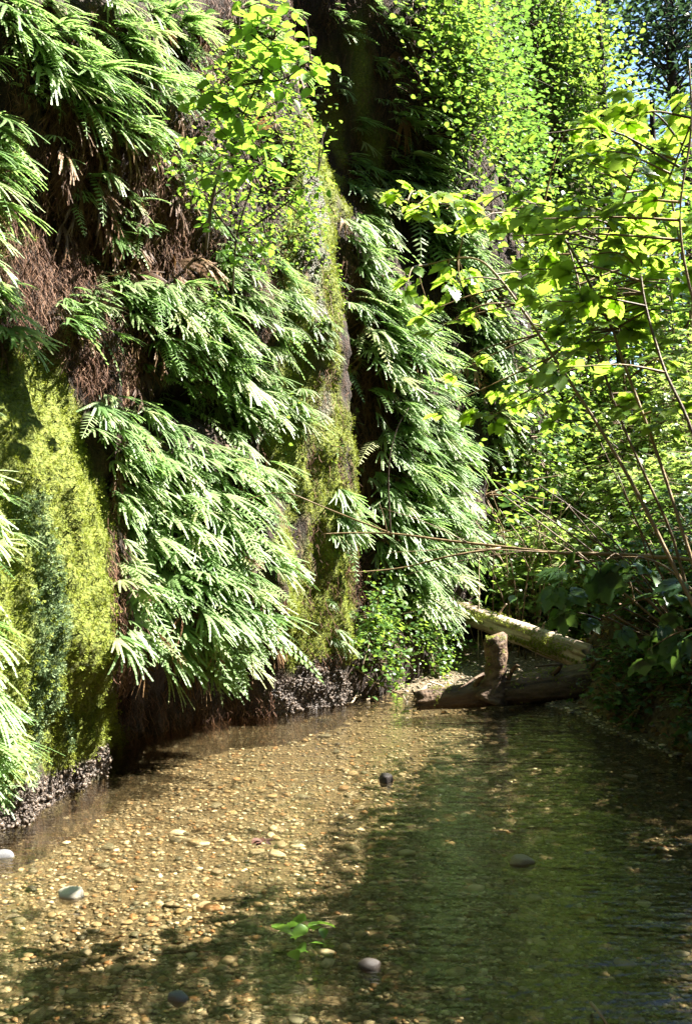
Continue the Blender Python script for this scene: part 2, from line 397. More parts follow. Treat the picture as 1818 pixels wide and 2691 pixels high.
def soft(polys):
    m = np.zeros_like(wx)
    for p in polys: m = np.maximum(m, inpoly(wx, wy, p))
    for _ in range(2):
        m[1:-1, 1:-1] = (m[1:-1, 1:-1]*2+m[:-2, 1:-1]+m[2:, 1:-1]+m[1:-1, :-2]+m[1:-1, 2:])/6
    return m
a_moss = soft([MOSS1, MOSS2, MOSS3, MOSS4, MOSS5]); a_teal = soft([TEAL])*np.clip(0.55+1.6*fbm(SS*7, HH*3, 3), 0, 0.9); a_stone = soft([STONE1, STONE2]); a_wet = np.maximum(soft([WET])*0.9, a_stone*0.7)
a_moss = a_moss*(1-a_stone)*sstep(-0.45, -0.25, fbm(SS*7+3, HH*1.6, 3))

a_far = sstep(6.5, 9, SS); a_moss = np.maximum(a_moss, a_far*0.35*(fbm(SS, HH, 3) > 0.05))
a_moss = a_moss*(1-0.8*soft([WET]))
a_moss = np.maximum(a_moss, (1-sstep(-0.9, -0.5, SS))*sstep(0.02, 0.2, fbm(SS*1.6, HH*0.8, 3)))
lump = 0.10*a_moss*fbm(SS*8, HH*2.6, 3)+0.07*a_moss*np.abs(fbm(SS*17, HH*11, 2))+(0.07*fbm(SS*6, HH*4, 3)+0.045*fbm(SS*19, HH*11, 3))*(1-a_moss)+0.05*a_stone*np.abs(fbm(SS*22, HH*22, 2))
W = wall_point(SS, HH, lump)
ns, nh = SS.shape
idx = np.arange(ns*nh).reshape(ns, nh)
Fq = np.stack([idx[:-1, :-1], idx[1:, :-1], idx[1:, 1:], idx[:-1, 1:]], -1).reshape(-1, 4)
# the plateau behind the cliff edge
cliff = obj('canyon_cliff', mesh_np('canyon_cliff', W.reshape(-1, 3), Fq, M_wall, {'moss': a_moss.ravel(), 'teal': a_teal.ravel(), 'stone': a_stone.ravel(), 'wet': a_wet.ravel()}))
tag(cliff, 'steep brown canyon cliff on the left, clad in ferns and moss', None, None, 'structure')
top = W[:, -1]
PL = np.concatenate([top+np.array([0, 0, 0.002]), top-NN*2+np.array([0, 0, 0.8]), top-NN*30+np.array([0, 0, 3.0])])
n_ = len(top); ii = np.arange(n_-1)
FP = np.concatenate([np.stack([ii+k*n_, ii+1+k*n_, ii+1+(k+1)*n_, ii+(k+1)*n_], -1) for k in (0, 1)])
tag(obj('plateau', mesh_np('plateau', PL, FP, M_soil)), 'forest floor above the canyon cliff', None, None, 'structure')

# ------------------------------------------------------------------ ground: stream bed, gravel bar, right bank
def xr(y): return np.interp(y, [-5, 0, 2, 3, 5, 6.5, 7.5, 8.2, 9, 10, 12, 16, 40], [3.2, 3.1, 2.9, 2.65, 2.3, 2.0, 1.8, 1.75, 2.0, 2.6, 3.2, 5.5, 20])
def ground_z(x, y):
    land = x-xr(y); bar = np.minimum(y-8.45, 3)
    bed = -0.05-0.17*sstep(0, 1.3, np.minimum(-np.maximum(land, bar), 2))
    barz = 0.02+0.16*sstep(0, 1.5, bar)
    z = np.where(bar > 0, barz, bed)
    z = np.where(bar <= 0, np.maximum(z, -0.22+0.27*sstep(-0.5, 0.05, bar)), z)
    bank = 0.62*sstep(0.0, 0.42, land)+0.30*np.clip(land-0.35, 0, 20)+0.12*np.clip(land-6, 0, 30)
    bank = np.minimum(bank, 9)+4.5*sstep(5.5, 7.5, land)  # out-of-view right canyon wall, raised to cut sky fill
    z = np.where(land > 0, np.maximum(z, 0)+bank, np.maximum(z, -0.22+0.24*sstep(-0.9, 0.0, land)))
    z = z+12*sstep(-3.5, -7.5, y)  # unseen rise behind the camera, added to block sky light
    z = z+0.03*fbm(x*2.2, y*2.2, 3)+np.where(land > 0.3, 0.25*fbm(x*0.8, y*0.8, 3), 0)
    return z
gx = np.concatenate([[-200, -60, -20], np.arange(-8, 8, 0.07), np.arange(8, 24, 0.8), [30, 50, 90, 200]])
gy = np.concatenate([[-100, -40, -15], np.arange(-5, 12.5, 0.07), np.arange(12.5, 40, 0.8), [50, 80, 140, 300]])
GX, GY = np.meshgrid(gx, gy, indexing='ij'); GZ = ground_z(GX, GY)
G = np.stack([GX, GY, GZ], -1); n1, n2 = GX.shape; gi = np.arange(n1*n2).reshape(n1, n2)
GF = np.stack([gi[:-1, :-1], gi[1:, :-1], gi[1:, 1:], gi[:-1, 1:]], -1).reshape(-1, 4)
soil_ = np.maximum(sstep(0.08, 0.32, GX-xr(GY)+0.12*fbm(GX*5, GY*5, 3)), sstep(11.2, 11.8, GY))
me = mesh_np('stream_bed', G.reshape(-1, 3), GF, M_bed, {'soil': soil_.ravel()})
bed = tag(obj('stream_bed', me), 'pebbled stream bed under clear shallow water', None, None, 'structure')

wg = np.meshgrid(np.linspace(-6, 4.5, 60), np.linspace(-4, 9.2, 70), indexing='ij')
WV = np.stack([wg[0], wg[1], 0.002*fbm(wg[0]*3, wg[1]*3, 2)], -1); wi = np.arange(60*70).reshape(60, 70)
WF = np.stack([wi[:-1, :-1], wi[1:, :-1], wi[1:, 1:], wi[:-1, 1:]], -1).reshape(-1, 4)
tag(obj('stream_water', mesh_np('stream_water', WV.reshape(-1, 3), WF, M_water)), 'clear shallow stream water with soft ripples over pebbles', None, None, 'structure')

# pebbles: icosahedra, the largest singly
def ico(sub=0):
    p = (1+5**.5)/2
    V = [(-1, p, 0), (1, p, 0), (-1, -p, 0), (1, -p, 0), (0, -1, p), (0, 1, p), (0, -1, -p), (0, 1, -p), (p, 0, -1), (p, 0, 1), (-p, 0, -1), (-p, 0, 1)]
    F = [(0, 11, 5), (0, 5, 1), (0, 1, 7), (0, 7, 10), (0, 10, 11), (1, 5, 9), (5, 11, 4), (11, 10, 2), (10, 7, 6), (7, 1, 8), (3, 9, 4), (3, 4, 2), (3, 2, 6), (3, 6, 8), (3, 8, 9), (4, 9, 5), (2, 4, 11), (6, 2, 10), (8, 6, 7), (9, 8, 1)]
    V = [np.array(v)/np.linalg.norm(v) for v in V]
    for _ in range(sub):
        c = {}; F2 = []
        def mid(a, b):
            k = (min(a, b), max(a, b))
            if k not in c:
                m = V[a]+V[b]; V.append(m/np.linalg.norm(m)); c[k] = len(V)-1
            return c[k]
        for a, b, d in F:
            x, y, z = mid(a, b), mid(b, d), mid(d, a)
            F2 += [(a, x, z), (b, y, x), (d, z, y), (x, y, z)]
        F = F2
    return np.array(V), np.array(F)
ICO0, ICO1, ICO2 = ico(0), ico(1), ico(2)
def rock(base, seed, jit=0.12, flat=0.6):
    r = np.random.RandomState(seed); V, F = base
    V = V.copy()
    for _ in range(9):
        d = norm(r.randn(3)); c_ = 1-jit*(0.5+r.rand()); V = V-np.maximum(V@d-c_, 0)[:, None]*d*0.85
    V = V*(1+0.05*(r.rand(len(V), 1)-0.5)); V[:, 2] *= flat
    return V, F
def rotz(a):
    c, s = np.cos(a), np.sin(a); M = np.zeros((len(a), 3, 3)); M[:, 0, 0] = c; M[:, 0, 1] = -s; M[:, 1, 0] = s; M[:, 1, 1] = c; M[:, 2, 2] = 1
    return M
NPB = 42000
yy = 2.5+(R.rand(NPB)**1.25)*7.6; xx = (R.rand(NPB)*2-1)*(0.40*yy+0.25)
ok = (xx-xr(yy) < 0.06+0.05*R.randn(NPB))
pb = (np.stack([xx, yy], -1)-B0[:2]); sd = pb@NN[:2]; ok &= sd > -0.75
xx, yy = xx[ok], yy[ok]
sz = 0.006+0.013*R.rand(len(xx))**2+0.022*(R.rand(len(xx)) > 0.95)*R.rand(len(xx))**1.5
zz = ground_z(xx, yy)+sz*0.25
parts = []
for k in range(4):
    s_ = np.arange(len(xx)) % 4 == k
    S3 = np.stack([sz[s_]*(1+0.5*R.rand(s_.sum())), sz[s_]*(0.8+0.3*R.rand(s_.sum())), sz[s_]*(0.25+0.3*R.rand(s_.sum()))], -1)
    parts.append(scatter(rock(ICO0, k, 0.3, 0.9), np.stack([xx[s_], yy[s_], zz[s_]], -1), rotz(R.rand(s_.sum())*6.28), S3))
V, F, r = cat(parts)
tag(obj('gravel', mesh_np('gravel', V, F, M_peb, {'rnd': r}), bed), kind='stuff')
st_me = [mesh_np('stone', *rock(ICO1, 20+k, 0.35, 0.45), M_peb) for k in range(8)]
cnt = 0
while cnt < 290:
    y = 2.7+4.8*R.rand()**1.6; x = (R.rand()*2-1)*0.36*y
    if x-xr(y) > -0.1 or (np.array([x, y])-B0[:2])@NN[:2] < 0.05: continue
    s = 0.020+0.024*R.rand()**1.6; 
    o = obj('stone', st_me[cnt % 8], bed, (x, y, float(ground_z(x, y))+s*0.3)); o.rotation_euler = (0, 0, R.rand()*6.28); o.scale = (s*(1+0.6*R.rand()), s, s*(0.7+0.3*R.rand())); cnt += 1

# ------------------------------------------------------------------ leaf templates (x along the leaf, z up)
def leaflet(L=1.0, Wd=0.5, n=6, fold=0.25, tooth=0.12, droop=0.15, org=(0, 0, 0), ang=0.0):
    u = np.linspace(0, 1, n+1); V = []; F = []
    wid = Wd*0.5*np.sin(np.pi*np.clip(u, 0, 1)**0.75)**0.8
    for i in range(n+1): V.append((u[i]*L, 0, -droop*u[i]**2*L))
    for sgn in (1, -1):
        b = len(V)
        for i in range(n):
            um = (i+0.35)/n if i else 0.1
            for q, f in ((um, 1-tooth), ((i+0.75)/n, 1+tooth)):
                wq = np.interp(q, u, wid)*f; V.append((q*L+0.03*L*(f > 1), sgn*wq, fold*wq-droop*q**2*L))
        for i in range(n):
            a0, a1 = i, i+1; e0, e1 = b+2*i, b+2*i+1
            nx = b+2*i+2 if i < n-1 else a1
            tri = [(a0, e0, e1), (a0, e1, a1)]+([(a1, e1, nx)] if i < n-1 else [])
            F += tri if sgn < 0 else [t[::-1] for t in tri]
        F.append((0, b, 0) if False else ((0, b, 1) if sgn < 0 else (1, b, 0)))
    V = np.array(V, float); c, s = math.cos(ang), math.sin(ang)
    V = V@np.array([[c, s, 0], [-s, c, 0], [0, 0, 1]])+np.array(org)
    return V, np.array(F)
def join(ts):
    Vs, Fs, o = [], [], 0
    for V, F in ts: Vs.append(V); Fs.append(F+o); o += len(V)
    return np.concatenate(Vs), np.concatenate(Fs)
def petiole(L=0.3, r=0.012):
    V = np.array([(0, r, 0), (0, -r, 0), (L, r, 0.0), (L, -r, 0.0), (0, 0, -r*1.5), (L, 0, -r*1.5)], float)
    return V, np.array([(0, 1, 3), (0, 3, 2), (0, 4, 5), (0, 5, 2), (1, 4, 5), (1, 5, 3)])
T_tri = [join([petiole(0.32), leaflet(0.7, 0.55, 6, f, 0.14, d, (0.3, 0, 0)), leaflet(0.52, 0.42, 5, f, 0.14, d, (0.3, 0.01, 0), 1.05), leaflet(0.52, 0.42, 5, f, 0.14, d, (0.3, -0.01, 0), -1.05)]) for f, d in ((0.25, 0.2), (0.1, 0.35), (0.35, 0.1))]
T_pal = [join([petiole(0.3), leaflet(0.7, 0.52, 6, f, 0.12, d, (0.26, 0, 0)), leaflet(0.6, 0.42, 5, f, 0.12, d, (0.27, 0.0, 0.004), 0.75), leaflet(0.6, 0.42, 5, f, 0.12, d, (0.27, 0, -0.004), -0.75), leaflet(0.4, 0.32, 4, f, 0.12, d, (0.27, 0, 0.008), 1.55), leaflet(0.4, 0.32, 4, f, 0.12, d, (0.27, 0, -0.008), -1.55)]) for f, d in ((0.1, 0.2), (0.2, 0.4))]
T_ov = [join([petiole(0.16), leaflet(0.85, 0.62, 7, f, 0.08, d, (0.15, 0, 0))]) for f, d in ((0.2, 0.15), (0.3, 0.3))]
T_s = leaflet(1.0, 0.6, 3, 0.25, 0.0, 0.2)           # cheap small leaf
T_round = leaflet(1.0, 0.9, 3, 0.15, 0.05, 0.15)

def leaf_dirs(n, base=None, tilt=0.45, pitch=-0.15):
    a = R.rand(n)*2*math.pi
    d = np.stack([np.cos(a), np.sin(a), pitch+0.35*R.randn(n)], -1)
    if base is not None: d = d*0.8+np.asarray(base)
    nn = np.stack([tilt*R.randn(n), tilt*R.randn(n), np.ones(n)], -1)
    return frames(d, nn)

# ------------------------------------------------------------------ ferns
def frond(nf, spread, L, wd, droop, stipe=0.10, seg=11, seed=0):
    r = np.random.RandomState(seed); V = []; F = []
    def quad(a, b, wv):
        i = len(V); V.extend([a-wv, a+wv, b+wv*0.8, b-wv*0.8]); F.extend([(i, i+1, i+2), (i, i+2, i+3)])
    p0 = np.zeros(3); p1 = np.array([stipe*0.6, 0, stipe*0.12]); p2 = np.array([stipe, 0, 0.0])
    quad(p0, p1, np.array([0, 0.0015, 0])); quad(p1, p2, np.array([0, 0.0012, 0]))
    for i in range(nf):
        a = spread*(2*i/max(nf-1, 1)-1) if nf > 1 else 0
        a += r.randn()*0.05
        l = L*(1-0.35*abs(a)/max(spread, 0.3))*(0.88+0.2*r.rand()); dr = droop*(0.7+0.6*r.rand()); roll = r.randn()*0.15
        dirn = np.array([math.cos(a), math.sin(a), 0.0]); side = np.array([-math.sin(a), math.cos(a), roll])
        u = np.linspace(0, 1, seg+1)
        mid = p2+u[:, None]*l*dirn+np.stack([0*u, 0*u, 0.12*u*l-dr*l*u**2], -1)
        mid = mid+(0.16*r.randn()*l*u**2)[:, None]*side*np.array([1, 1, 0.3])
        wq = wd*np.minimum(1, 5*u+0.25)*np.clip(1.12-u, 0, 1)**0.6
        for k in range(seg):
            for sg in (1, -1):
                b = len(V); f = 0.95+0.1*r.rand()
                tip = mid[k]*0.82+mid[k+1]*0.18+sg*side*wq[k]*f+np.array([0, 0, -0.25*wq[k]*r.rand()])
                tip2 = mid[k+1]*0.96+mid[k]*0.04+sg*side*(0.5*wq[k]+0.5*wq[k+1])*f*0.95
                V.extend([mid[k], mid[k+1], tip, tip2])
                F.extend([(b, b+1, b+3), (b, b+3, b+2)] if sg > 0 else [(b, b+3, b+1), (b, b+2, b+3)])
    return np.array(V), np.array(F)
def sword(L, pl, wd, droop, seed, n=15):
    r = np.random.RandomState(seed); V = []; F = []
    u = np.linspace(0, 1, n+1); mid = np.stack([u*L, 0*u, 0.15*L*u-droop*L*u**2], -1)
    for k in range(n):
        i = len(V); w_ = np.array([0, 0.0022, 0]); V.extend([mid[k]-w_, mid[k]+w_, mid[k+1]+w_, mid[k+1]-w_]); F.extend([(i, i+1, i+2), (i, i+2, i+3)])
        if k < 2: continue
        for sg in (1, -1):
            l = pl*math.sin(math.pi*(0.14+0.86*(k/n))**0.8)**0.7*(0.85+0.3*r.rand())+0.006; q = mid[k]+0.4*r.rand()*(mid[k+1]-mid[k])
            d = np.array([0.45, sg, -0.25-0.2*r.rand()]); d = d/np.linalg.norm(d); e = np.array([1, 0, -0.1])*wd
            i = len(V); V.extend([q-e*0.5, q+e*0.5, q+d*l*0.55+e*0.75, q+d*l*0.55-e*0.55, q+d*l+e*0.3])
            t = [(i, i+1, i+2), (i, i+2, i+3), (i+3, i+2, i+4)]; F.extend(t if sg < 0 else [x[::-1] for x in t])
    return np.array(V), np.array(F)
FR = [frond(9, 0.75, 0.27, 0.0135, 0.30, seed=1, seg=12), frond(8, 0.48, 0.32, 0.0135, 0.32, seed=2, seg=13), frond(7, 0.34, 0.36, 0.0135, 0.30, seed=3, seg=13),
      frond(10, 1.0, 0.24, 0.0135, 0.38, seed=4, seg=11), frond(9, 0.55, 0.30, 0.0135, 0.42, seed=5, seg=12), frond(6, 0.28, 0.38, 0.0135, 0.34, seed=6, seg=14),
      sword(0.50, 0.060, 0.015, 0.40, 7), sword(0.42, 0.050, 0.014, 0.55, 8)]
FR_me = [mesh_np('frond', V, F, M_fern, None, False) for V, F in FR]
DEAD_me = [mesh_np('dead_frond', *FR[k], M_dead, None, False) for k in (4, 7)]
FERN_ZONES = [
 # polygon of roots (px), count, scale, label, group
 ([(96, 395), (150, 388), (200, 412), (240, 432), (257, 480), (263, 540), (258, 615), (242, 640), (220, 640), (175, 630), (125, 615), (115, 600), (106, 520)], 135, 1.0,
  'pale green fern on the big fern ledge between the two moss columns', 'ferns on the ledge between the moss columns'),
 ([(110, 615), (180, 635), (246, 645), (246, 655), (190, 652), (112, 635)], 26, 0.95, 'fern hanging over the dark undercut just above the waterline', 'ferns fringing the undercut'),
 ([(135, 275), (195, 290), (252, 340), (262, 385), (245, 425), (212, 400), (150, 345)], 55, 0.95,
  'fern on the middle of the cliff above the big ledge, left of the narrow moss column', 'ferns on the middle of the cliff'),
 ([(205, 250), (270, 235), (282, 300), (280, 350), (240, 320)], 22, 0.8, 'small fern among leafy undergrowth beside the narrow moss column', 'small ferns beside the narrow moss column'),
 ([(-20, 0), (50, -10), (100, 60), (150, 115), (175, 150), (140, 165), (70, 100), (10, 60)], 40, 0.9, 'drooping fern near the top left of the cliff', 'ferns at the top left of the cliff'),
 ([(85, -15), (185, -10), (190, 70), (150, 90), (95, 30)], 15, 0.95, 'fern high on the cliff left of the leafy sapling', 'ferns left of the sapling'),
 ([(-50, 390), (-16, 390), (-16, 560), (-8, 800), (-24, 830), (-50, 830)], 28, 0.95, 'fern reaching over the wide moss column from the left', 'ferns over the wide moss column'),
 ([(-30, 60), (-5, 60), (4, 250), (0, 330), (-30, 330)], 15, 0.95, 'fern above the wide moss column at the edge of the cliff', 'ferns above the wide moss column'),
 ([(40, 265), (110, 215), (130, 300), (110, 330), (60, 330)], 16, 0.8, 'sparse fern on brown rooty soil of the upper cliff', 'sparse ferns on brown soil'),
 ([(338, 150), (368, 190), (392, 290), (430, 330), (455, 400), (462, 480), (448, 560), (436, 600), (398, 612), (362, 560), (374, 470), (382, 400), (342, 290)], 180, 1.1,
  'fern in the dense fern curtain right of the narrow moss column', 'ferns of the right hand curtain'),
 ([(325, 480), (350, 470), (352, 540), (330, 545)], 9, 0.9, 'fern hanging alone on the brown strip right of the narrow moss column', 'ferns on the brown strip'),
 ([(388, 10), (405, 90), (424, 160), (444, 200), (470, 250), (462, 285), (420, 240), (398, 140)], 60, 1.5, 'dark fern on the shaded face right of the deep crevice', 'ferns right of the crevice'),
 ([(462, 300), (478, 300), (494, 360), (490, 410), (470, 380)], 26, 1.4, 'fern on the rounded far shoulder of the cliff', 'ferns on the far shoulder'),
 ([(0, 0), (200, 0), (200, 230), (150, 250), (60, 200), (0, 120)], 40, 0.7, 'small fern scattered on the dark upper part of the cliff', 'scattered ferns on the upper cliff'),
 ([(100, 300), (300, 230), (300, 430), (150, 400)], 65, 0.75, 'small fern scattered between the larger ferns of the middle cliff', 'scattered ferns on the middle cliff'),
 ([(345, 260), (470, 300), (480, 600), (360, 620)], 100, 0.85, 'small fern filling a gap in the fern curtain', 'small ferns in the curtain'),
 ([(322, -10), (395, -10), (402, 170), (350, 190), (335, 90)], 26, 0.9, 'dark fern inside the deep shaded crevice of the cliff', 'ferns inside the crevice'),
 ([(300, 240), (330, 250), (352, 400), (356, 650), (330, 640), (320, 400)], 16, 0.55, 'small fern on the narrow moss column', 'small ferns on the narrow moss column'),
 ([(190, -10), (300, -10), (300, 60), (230, 70)], 16, 0.8, 'fern at the top of the cliff behind the sapling', 'ferns behind the sapling'),
 ([(480, 250), (560, 260), (560, 600), (470, 620)], 60, 1.3, 'fern low on the far cliff behind the berry bush', 'ferns low on the far cliff'),
]
def where(lab, p, poly, z):
    w_ = lab.split(); P_ = np.array(poly, float); lo, hi = P_.min(0), P_.max(0); f = (np.asarray(p)-lo)/(hi-lo)
    w_ = [x for x in w_ if x not in ('pale', 'green', 'small')]
    pre = ['small', 'middling', 'large'][min(2, int(z*3))]; v = ['topmost', 'upper', 'lower', 'bottom'][int(np.clip(f[1]*4, 0, 3))]; h_ = ['left', 'middle', 'right'][int(np.clip(f[0]*3, 0, 2))]
    return ' '.join([pre]+w_[:12])+', '+v+' '+h_
all_f = []
for zi, (poly, n, sc, lab, grp) in enumerate(FERN_ZONES):
    q = rnd_in(poly, n); s, h, P = wall_hit(q[:, 0], q[:, 1]); Nn = wall_normal(s, h, 0.12)
    for i in range(n): 
        z_ = R.rand(); all_f.append((zi, P[i], Nn[i], sc*(0.5+0.65*z_), P[i][1], where(lab, q[i], poly, z_)))
order = sorted(range(len(all_f)), key=lambda i: all_f[i][4]/all_f[i][3])
singles = set(order[:300]); rest = []
UP = np.array([0, 0, 1.0])
for i, (zi, P, n3, sc, dep, lab_) in enumerate(all_f):
    o_ = norm(NN*0.75+n3*0.35+TT*(0.25*R.randn()-0.05)); o_[2] = 0; o_ = norm(o_)
    Mx = np.stack([o_, np.cross(UP, o_), UP], -1); nf = R.randint(4, 7)
    fr = []
    for k in range(nf):
        yaw = np.clip(0.1+R.randn()*0.34, -0.9, 0.9); pit = 0.36+0.2*R.randn(); roll = 0.18*R.randn()
        E = Matrix.Rotation(yaw, 3, 'Z') @ Matrix.Rotation(pit, 3, 'Y') @ Matrix.Rotation(roll, 3, 'X')
        fr.append((R.choice(8, p=[.16, .15, .13, .11, .14, .11, .11, .09]), np.array(E), 0.55+0.7*R.rand(), np.array([-0.02, 0.05*R.randn(), 0.05*R.randn()])))
    if i in singles:
        e = empty('fern', P, lab_, 'fern', FERN_ZONES[zi][4])
        e.matrix_world = Matrix.LocRotScale(Vector(P), Matrix(Mx.tolist()), Vector((sc, sc, sc)))
        for (m_, E, s_, of) in fr:
            c = obj('frond', FR_me[m_], e); c.matrix_basis = Matrix.LocRotScale(Vector(of), Matrix(E.tolist()), Vector((s_,)*3))
        if R.rand() < 0.4:
            c = obj('dead_frond', DEAD_me[R.randint(0, 2)], e); c.matrix_basis = Matrix.LocRotScale(Vector((0.01, 0.05*R.randn(), -0.03)), (Matrix.Rotation(0.7*R.randn(), 3, 'Z') @ Matrix.Rotation(1.15+0.2*R.randn(), 3, 'Y')), Vector((0.85,)*3))
    else:
        for (m_, E, s_, of) in fr:
            rest.append((m_, P+Mx@of*sc, Mx@E, s_*sc))
for i in range(330):
    s0 = np.array(-0.3-4.2*R.rand()**1.6); h0 = np.array(0.35+7*R.rand()); P = wall_point(s0, h0); o_ = NN+TT*0.25*R.randn(); o_ = norm(o_); Mx = np.stack([o_, np.cross(UP, o_), UP], -1); px_, py_ = proj(P)
    if px_ > -60: continue
    for k in range(5):
        E = np.array(Matrix.Rotation(0.45*R.randn(), 3, 'Z') @ Matrix.Rotation(0.36+0.2*R.randn(), 3, 'Y')); rest.append((R.randint(0, 8), P, Mx@E, 0.6+0.5*R.rand()))
parts = []
for m_ in range(8):
    L_ = [x for x in rest if x[0] == m_]
    if L_: parts.append(scatter(FR[m_], np.array([x[1] for x in L_]), np.array([x[2] for x in L_]), np.array([x[3] for x in L_])))
V, F, r = cat(parts)
qd = np.concatenate([rnd_in(p_, n_) for p_, n_ in (([(40, 100), (190, 120), (200, 260), (140, 390), (70, 330)], 130), ([(335, 200), (380, 260), (385, 560), (345, 600)], 70), ([(150, 0), (310, 0), (300, 120), (180, 200)], 70), ([(110, 400), (280, 420), (280, 650), (115, 640)], 70))])
s, h, P = wall_hit(qd[:, 0], qd[:, 1]); nd = len(P); dd = norm(NN*0.5-UP*1.0+0.35*R.randn(nd, 3))
Vd, Fd, rd = scatter(FR[4], P, frames(dd, NN+0.3*R.randn(nd, 3)), 0.5+0.5*R.rand(nd))
tag(obj('dead_fern_litter', mesh_np('dead_fern_litter', Vd, Fd, M_dead, {'rnd': rd}, False)), 'brown dead fern fronds hanging on the bare soil of the cliff', 'dead ferns', None, 'stuff')
tag(obj('fern_cover', mesh_np('fern_cover', V, F, M_fern, {'rnd': r}, False)), 'smaller and farther ferns filling the green curtain on the cliff', 'fern cover', None, 'stuff')

# ------------------------------------------------------------------ moss tufts, hanging roots and seedling leaves on the cliff
ta = np.array([(0, 0, 0), (1, 0.25, 0.3), (1, -0.25, 0.3), (0, 0, 0), (0.3, 0.9, 0.5), (0.6, 0.7, 0.6), (0, 0, 0), (0.3, -0.9, 0.5), (0.6, -0.7, 0.6), (0, 0, 0), (0.2, 0.2, 1), (0.2, -0.2, 1)], float)
T_moss = (ta, np.arange(12).reshape(4, 3))
Pw = W.reshape(-1, 3); am, at_ = a_moss.ravel(), a_teal.ravel(); vis = (SS.ravel() > -1.2) & (SS.ravel() < 7) & (HH.ravel() > 0)
vis = vis | ((SS.ravel() > -6) & (SS.ravel() <= -1.2) & (HH.ravel() > 0.1) & (HH.ravel() < 7))
def moss(mask, n, mat, name, label):
    ids = np.nonzero(mask & vis)[0]; ids = ids[R.randint(0, len(ids), n)]
    P = Pw[ids]+R.randn(n, 3)*0.012; nn = np.tile(NN, (n, 1))+0.7*R.randn(n, 3); d = np.tile(NN*0.8+UP*-0.3, (n, 1))+0.6*R.randn(n, 3)
    V, F, r = scatter(T_moss, P, frames(d, nn), 0.007+0.012*R.rand(n))
    return tag(obj(name, mesh_np(name, V, F, mat, {'rnd': r}, False)), label, 'moss', None, 'stuff')
moss(am > 0.5, 52000, M_moss, 'moss', 'yellow green moss cushions on the wet columns of the cliff')
ids = np.nonzero((a_stone.ravel() > 0.3) & vis)[0]; ids = ids[R.randint(0, len(ids), 5200)]
sz = 0.005+0.017*R.rand(len(ids))**2.6
V, F, r = scatter(rock(ICO0, 41, 0.5, 0.6), Pw[ids]-NN*(sz*0.55)[:, None]+0.008*R.randn(len(ids), 3), frames(R.randn(len(ids), 3), R.randn(len(ids), 3)), np.stack([sz*1.3, sz, sz*0.8], -1))
tag(obj('embedded_pebbles', mesh_np('embedded_pebbles', V, F, M_wetpeb, {'rnd': r})), 'wet dark pebbles embedded in the foot of the cliff at the waterline', 'pebbles', None, 'stuff')
moss(at_ > 0.3, 3000, M_mosst, 'blue_green_moss', 'blue green moss streak down the middle of the wide moss column')

ROOTZ = [([(296, 200), (345, 200), (366, 300), (372, 660), (300, 660), (290, 400)], 1300), ([(-20, 200), (70, 240), (110, 420), (40, 340), (-20, 330)], 1800), ([(40, 90), (110, 60), (170, 150), (190, 220), (150, 260), (140, 380), (110, 400), (60, 330), (50, 200)], 5200), ([(110, 400), (140, 500), (140, 660), (110, 690), (100, 560)], 1100),
         ([(110, 690), (270, 690), (270, 730), (120, 745)], 700), ([(335, 250), (375, 260), (385, 430), (365, 520), (360, 600), (338, 600), (345, 420)], 2200), ([(180, 200), (290, 230), (260, 380), (200, 400), (160, 300)], 2200),
         ([(180, -10), (300, -10), (310, 60), (230, 100), (200, 60)], 1800), ([(0, 0), (200, 0), (200, 250), (0, 330)], 3000), ([(318, -10), (420, -10), (440, 200), (340, 220)], 1500), ([(470, 120), (500, 100), (500, 250), (470, 240)], 300)]
parts = []
for poly, n in ROOTZ:
    q = rnd_in(poly, n); s, h, P = wall_hit(q[:, 0], q[:, 1]); out = P+NN*(0.01+0.05*R.rand(n, 1))
    ln = 0.05+0.14*R.rand(n); sid = norm(np.tile(TT, (n, 1))+0.8*R.randn(n, 3))*0.0016
    pts = [out+(np.stack([0.10*R.randn(n), 0.10*R.randn(n), -np.ones(n)], -1)*(ln*k/4)[:, None])+NN*(0.05*np.sin(k/4*3.1)*R.rand(n, 1)) for k in range(5)]
    V = np.stack([x+sgn*sid for x in pts for sgn in (-1, 1)], 1)
    f = np.array([(0, 1, 3), (0, 3, 2), (2, 3, 5), (2, 5, 4), (4, 5, 7), (4, 7, 6), (6, 7, 9), (6, 9, 8)])
    FF = (f[None]+(np.arange(n)*10)[:, None, None]).reshape(-1, 3)
    parts.append((V.reshape(-1, 3), FF, np.repeat(R.rand(n), 10)))
sl_ = -0.4-4.5*R.rand(5000)**1.5; hl_ = 0.3+7*R.rand(5000); P = wall_point(sl_, hl_)+NN*0.03; n = 5000; ln = 0.06+0.16*R.rand(n); sid = norm(np.tile(TT, (n, 1))+0.8*R.randn(n, 3))*0.002
pts = [P+np.stack([0.10*R.randn(n), 0.10*R.randn(n), -np.ones(n)], -1)*(ln*k/4)[:, None]+NN*(0.05*np.sin(k/4*3.1)*R.rand(n, 1)) for k in range(5)]
V = np.stack([x+sgn*sid for x in pts for sgn in (-1, 1)], 1); parts.append((V.reshape(-1, 3), (f[None]+(np.arange(n)*10)[:, None, None]).reshape(-1, 3), np.repeat(R.rand(n), 10)))
V, F, r = cat(parts)
tag(obj('hanging_roots', mesh_np('hanging_roots', V, F, M_root, {'rnd': r})), 'brown dry rootlets and dead fronds hanging from the cliff soil', 'roots', None, 'stuff')

def leaf_cloud(P, size, tmpl, mat, name, parent, tilt=0.5, base=None, pitch=-0.2):
    M = leaf_dirs(len(P), base, tilt, pitch)
    V, F, r = scatter(tmpl, P, M, size)
    return obj(name, mesh_np(name, V, F, mat, {'rnd': r}), parent)

